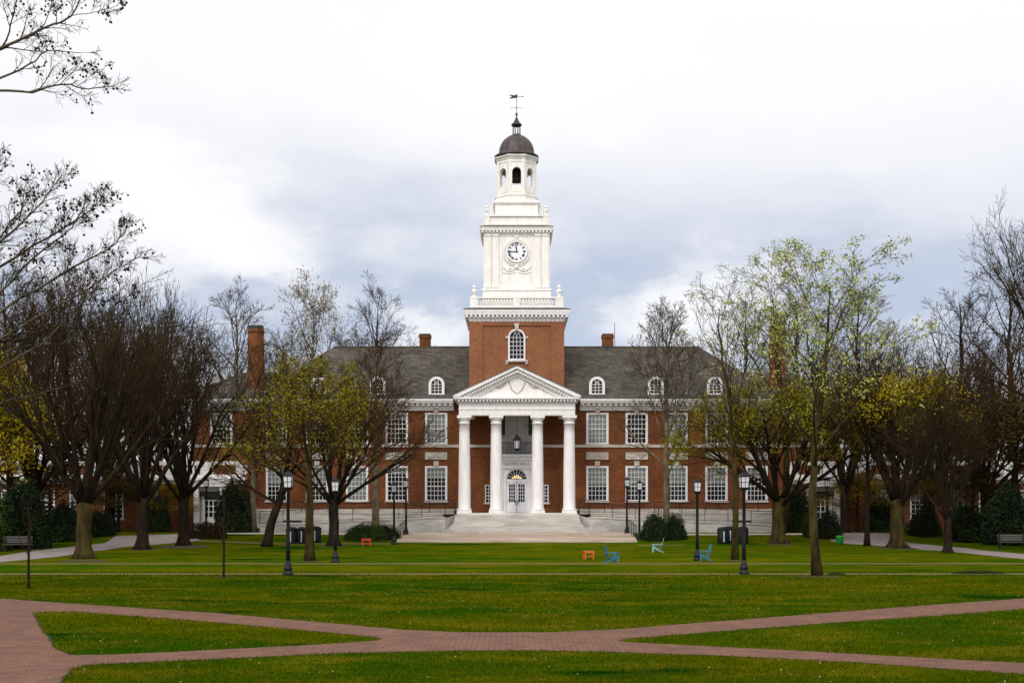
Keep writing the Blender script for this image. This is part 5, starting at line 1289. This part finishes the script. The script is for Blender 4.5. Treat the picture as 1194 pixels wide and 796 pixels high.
# --- the sycamore reaching in from the left, limbs with seed balls
def sycamore():
    Y = 37.0; bx, by, bz = wx(-230, Y), Y, 0.0
    r = empty('sycamore_tree', (bx, by, bz), 'pale sycamore limbs hung with seed balls reaching in from the upper left edge', 'tree')
    T = Tree(77, (6, 5, 4), (.45, .55, .55), (34, 36, 38), (.03, .04, .04, .04), (.05, .09, .12, .14), 3, .0062, nseg=(6, 4, 3, 2))
    def P(px, py, dd=0): y = Y+dd; return Vector((wx(px, y)-bx, dd, wz(py, y)))
    tr = [(0, 0, -.05), (0, 0, 3), (.2, 0, 7), (.1, 0, 11), (.3, 0, 16), (.2, 0, 21)]
    T.big.append(([Vector(p) for p in tr], [.62, .46, .42, .36, .26, .08]))
    def limb(pts, r0, r1, L, K=7, t0=.3):
        pts = [Vector(p) for p in pts]; fine = []
        for a, b in zip(pts, pts[1:]):
            for i in range(3): fine.append(a.lerp(b, i/3)+Vector((T.r.gauss(0, .02), T.r.gauss(0, .02), T.r.gauss(0, .02))))
        fine.append(pts[-1]); n = len(fine); rs = [r0+(r1-r0)*i/(n-1) for i in range(n)]
        ds = [(fine[min(i+1, n-1)]-fine[max(i-1, 0)]).normalized() for i in range(n)]
        T.emit(fine, rs, 0)
        if rs[0] <= .045: pass
        k0 = T.kids; T.kids = (K, 5, 4); T.spawn(fine, rs, ds, L, 0, t0); T.kids = k0
    limb([(.1, 0, 12.5), P(-90, 92), P(0, 57, -1), P(50, 34, -1.2), P(82, 20, -1.4), P(98, -6, -1.6)], .065, .014, 2.1, 10, .4)
    limb([P(4, 55, -1), P(15, 28, -1), P(22, -5, -1)], .03, .018, 1.4, 5)
    limb([P(50, 34, -1.2), P(57, 12, -1), P(62, -10, -1)], .018, .010, 1.2, 5)
    limb([P(80, 20, -1.4), P(112, 14, -1.5), P(138, 6, -1.6)], .014, .008, 1.0, 6)
    limb([(.1, 0, 11.0), P(-90, 125), P(0, 91, .5), P(35, 77, .5), P(54, 58, .4), P(95, 62, .4)], .05, .010, 1.5, 8, .45)
    limb([(.15, 0, 10.0), P(-80, 140), P(0, 105, -1), P(38, 108, -1), P(70, 97, -1), P(102, 103, -1.1), P(134, 101, -1.2)], .055, .010, 1.8, 12, .45)
    limb([P(70, 97, -1), P(88, 82, -1), P(122, 81, -.8)], .016, .008, 1.0, 6)
    limb([P(0, 60, -1), P(25, 46, 0), P(48, 40, .3)], .026, .012, 1.1, 6)
    # lower crown
    for ends, rr_ in (([(-170, 520), (-60, 330), (10, 275), (50, 235), (72, 205)], .06), ([(-170, 520), (-70, 360), (0, 310), (60, 275), (105, 245), (122, 228)], .06), ([(-170, 540), (-50, 400), (20, 350), (90, 310), (135, 285), (148, 265)], .06),
                      ([(-170, 540), (-60, 430), (0, 395), (60, 360), (120, 325), (165, 298)], .06), ([(-170, 560), (-60, 420), (0, 397), (38, 394), (72, 381), (110, 383)], .07), ([(-170, 500), (-60, 300), (-20, 225), (0, 185)], .05),
                      ([(-170, 560), (-50, 440), (20, 405), (70, 400), (120, 370), (150, 340)], .05), ([(-170, 520), (-60, 360), (-10, 290), (25, 245), (30, 215)], .05), ([(-170, 540), (-60, 390), (0, 340), (40, 300), (85, 265), (98, 240)], .05),
                      ([(-170, 560), (-60, 460), (0, 430), (50, 400), (100, 350), (130, 310)], .05), ([(-170, 580), (-60, 500), (0, 470), (60, 455), (110, 440)], .06)):
        dd = T.r.uniform(-2, 2); pts = [P(ends[0][0], ends[0][1], 0)]+[P(a, b, dd*(i+1)/len(ends)*1.5) for i, (a, b) in enumerate(ends[1:])]
        pts[0] = Vector((.1, 0, pts[0].z)); limb(pts, rr_, .009, 1.7, 22, .38)
    tr_, lb_, cr_ = T.meshes('bark_pale', 'twig_dark', 'syc', 'bark_limb')
    for nm, me in (('trunk', tr_), ('limbs', lb_), ('crown', cr_)):
        o = bpy.data.objects.new(nm, me); col.objects.link(o); o.parent = r
    b = MB(); tips = [t for t in T.tips if True]; T.r.shuffle(tips)
    for t in tips[:len(tips)//11]:
        for k in range(T.r.choice((1, 2, 2, 3))):
            l = T.r.uniform(.05, .16); q = t+Vector((T.r.gauss(0, .06), T.r.gauss(0, .06), -l-.05*k)); s_ = T.r.uniform(.026, .040)
            b.tube([t, q], .004, 3); b.lathe([(.004, q.z-s_), (s_*.75, q.z-s_*.65), (s_, q.z), (s_*.75, q.z+s_*.65), (.004, q.z+s_)], q.x, q.y, 7)
    me = b.mesh('seed_balls', 'ball'); o = bpy.data.objects.new('seed_balls', me); col.objects.link(o); o.parent = r
sycamore()

# --- shrubs and hedges
SH = {}
def shrub(px, py, wpx, hpx, m, label, name='shrub', Y=None, n=5200, size=.055, key=0, group='shrubs round the hall', cat='shrub', boxy=False):
    Y = Y or gdist(py); w_, h_ = wpx*Y/F, hpx*Y/F
    k = (key, m, boxy, n)
    if k not in SH:
        rng = np.random.default_rng(key+3)
        u = rng.normal(size=(n, 3)); u /= np.linalg.norm(u, axis=1, keepdims=True); u[:, 2] = np.abs(u[:, 2])*1.0
        if boxy: u = u/np.maximum(np.abs(u).max(1, keepdims=True), .01)*.9+u*.1
        th = np.arctan2(u[:, 1], u[:, 0]); lump = 1+.10*np.sin(3*th+key)+.07*np.sin(5*th+u[:, 2]*6+key*2)+.06*np.sin(9*th+u[:, 2]*11)+.05*np.sin(17*th+7*u[:, 2])
        rr_ = (rng.random(n)**.18)*lump; C = u*rr_[:, None]; C[:, 2] = C[:, 2]*.97+.0
        C[:, 2] = np.maximum(C[:, 2], .02); C *= np.array([[.5, .5, 1.0]])
        skirt = rng.random(n) < .25; C[skirt, 2] = rng.uniform(0.01, .4, skirt.sum()); 
        me = leaves('foliage', C, size*.55, m, rng, .012, (1, .7))
        # inner mass of denser growth
        SH[k] = me
    r = empty(name, (wx(px, Y), Y, zg(Y)), label, cat, group)
    o = bpy.data.objects.new('foliage', SH[k]); col.objects.link(o); o.parent = r
    s_ = MB()
    for q in range(6):
        a = q*1.05; s_.tube([(.0, 0, 0), (.12*math.cos(a), .12*math.sin(a), .35), (.3*math.cos(a), .3*math.sin(a), .75)], [.03, .02, .008], 5)
    st = s_.mesh('stem', 'bark_dark'); o = bpy.data.objects.new('stem', st); col.objects.link(o); o.parent = r
    r.scale = (w_, min(w_, h_*1.2), h_); r.rotation_euler[2] = 0; return r
shrub(764, 629, 33, 31, 'shrub', 'larger clipped dark evergreen shrub, left of the pair by the right ramp', Y=86.5, n=9000)
shrub(786, 629, 27, 30, 'shrub', 'clipped dark evergreen shrub, right of the pair by the right ramp', Y=87, n=9000, key=1)
shrub(425, 629, 50, 19, 'shrub_green', 'low spreading green shrub before the left ramp wall', Y=86.5, n=9000, key=2)
shrub(450, 629, 32, 17, 'shrub', 'low dark shrub beside the lamp post at the landing', Y=87, n=9000, key=1)
shrub(242, 628, 42, 17, 'shrub_brown', 'low reddish brown hedge before the left white porch', 'hedge', Y=88, n=9000, key=3, boxy=True)
shrub(272, 620, 44, 58, 'shrub', 'tall dark evergreen between the left porch and the pale trunk', 'evergreen', Y=94, n=14000, key=2)
shrub(966, 629, 30, 33, 'shrub', 'rounded dark shrub in front of the right white porch', Y=88, n=9000, key=1)
shrub(948, 629, 24, 28, 'shrub_green', 'rounded green shrub left of the dark one at the right porch', Y=89, n=9000, key=4)
shrub(930, 620, 32, 52, 'shrub', 'tall dark evergreen behind the thick pale trunk on the right', 'evergreen', Y=95, n=14000, key=2)
shrub(115, 632, 38, 30, 'shrub', 'dark rounded shrub right behind the leftmost big trunk', Y=90, n=9000, key=1)
shrub(182, 622, 36, 42, 'shrub', 'dark shrub between the middle and right big trunks', Y=95, n=9000, key=4)
shrub(75, 634, 44, 44, 'shrub', 'dark shrub left of the leftmost big trunk', Y=86, n=14000, key=2)
shrub(30, 640, 60, 75, 'shrub', 'tall dark evergreen mass at the left edge', 'evergreen', Y=80, n=14000, key=4)
shrub(-20, 646, 60, 85, 'shrub_green', 'tallest evergreen partly cut by the left edge', 'evergreen', Y=76, n=14000, key=2)
shrub(1030, 621, 44, 40, 'shrub', 'dark shrub behind the slim trunk on the road edge', Y=96, n=14000, key=2)
shrub(1078, 628, 36, 34, 'shrub', 'dark shrub just right of the golden tree trunk', Y=90, n=9000, key=1)
shrub(1128, 634, 50, 42, 'shrub', 'dark shrub right of the last vase-shaped tree', Y=86, n=14000, key=2)
shrub(1175, 638, 56, 66, 'shrub', 'tall dark evergreen at the right edge behind the bench', 'evergreen', Y=83, n=14000, key=4)
shrub(1225, 646, 60, 85, 'shrub_green', 'tallest evergreen partly cut by the right edge', 'evergreen', Y=80, n=14000, key=2)
shrub(1142, 668, 60, 4.5, 'shrub_green', 'low patch of dark grassy plants on the right front path', 'ground_plant', Y=50.5, n=5200, key=4)
shrub(975, 672, 22, 4, 'shrub_green', 'low dark plant beside the nearest right trunk', 'ground_plant', Y=49.5, n=5200, key=1)

# bare soil round the trunks
soil = [(98, 654, 60), (214, 637, 60), (166, 641, 36), (953, 672, 60), (361, 654, 28), (857, 653, 26), (389, 636.5, 36), (1046, 639, 50), (908, 634, 40), (261, 673, 24)]
for px, py, wp_ in soil:
    y = gdist(py); x = wx(px, y); rx = wp_*y/F/2; pts = [(x+rx*math.cos(a)*rnd.uniform(.8, 1.1), y+rx*1.0*math.sin(a)*rnd.uniform(.8, 1.1)) for a in [2*math.pi*i/22 for i in range(22)]]
    sheet('soil', [pts], 'soil', .0085, px=False)

# near grass blades, kept off the brick path
def blades():
    rng = np.random.default_rng(2); n = 330000
    y = 17.5+ (52-17.5)*rng.random(n)**1.6; x = (rng.random(n)-.5)*2*(y*.415+1.0)
    xj, yj = x+rng.normal(0, .025, n), y+rng.normal(0, .035, n)
    def inside(loop):
        L_ = [(v.x, v.y) for v in loop]; res = np.zeros(n, bool)
        for (x0, y0), (x1, y1) in zip(L_, L_[1:]+L_[:1]):
            if y0 == y1: continue
            c_ = ((y0 > yj) != (y1 > yj)) & (xj < (x1-x0)*(yj-y0)/(y1-y0)+x0); res ^= c_
        return res
    pav = inside(pav_loops[0]) & ~inside(pav_loops[1]); k = ~pav & (np.abs(y-Y1) > .6)
    x, y = x[k], y[k]; m_ = len(x); h = rng.uniform(.018, .055, m_)*(1+.25*np.sin(x*1.3)*np.sin(y*1.1)); w_ = rng.uniform(.006, .011, m_)*(y/22)
    a = rng.uniform(0, math.pi, m_); lx, ly = rng.normal(0, .016, m_), rng.normal(0, .016, m_); z = np.zeros(m_)
    V = np.stack([np.stack([x-np.cos(a)*w_, y-np.sin(a)*w_, z], 1), np.stack([x+np.cos(a)*w_, y+np.sin(a)*w_, z], 1), np.stack([x+lx, y+ly, h], 1)], 1).reshape(-1, 3)
    me = np_mesh('grass', V, np.arange(3*m_).reshape(-1, 3), 'blade'); o = link('grass', me); tag(o, 'short mown grass blades of the near lawn', 'grass', kind='stuff')
blades()

# last year's leaves lying on the grass and the brick
rng = np.random.default_rng(8); n = 2600; y = 17.5+70*rng.random(n)**1.5; x = (rng.random(n)-.5)*2*(y*.42+1)
k = rng.random(n) < .35+.65*(np.sin(x*.31+2)*np.sin(y*.23) > .1); x, y = x[k], y[k]; zz_ = np.interp(y, [a for a, _ in TERR], [b for _, b in TERR])+.035
me = leaves('fallen_leaves', np.stack([x, y, zz_], 1), .022, 'dead_leaf', rng, .004); o = link('fallen_leaves', me); tag(o, 'scattered dry leaves lying on the lawn', 'leaves', kind='stuff')
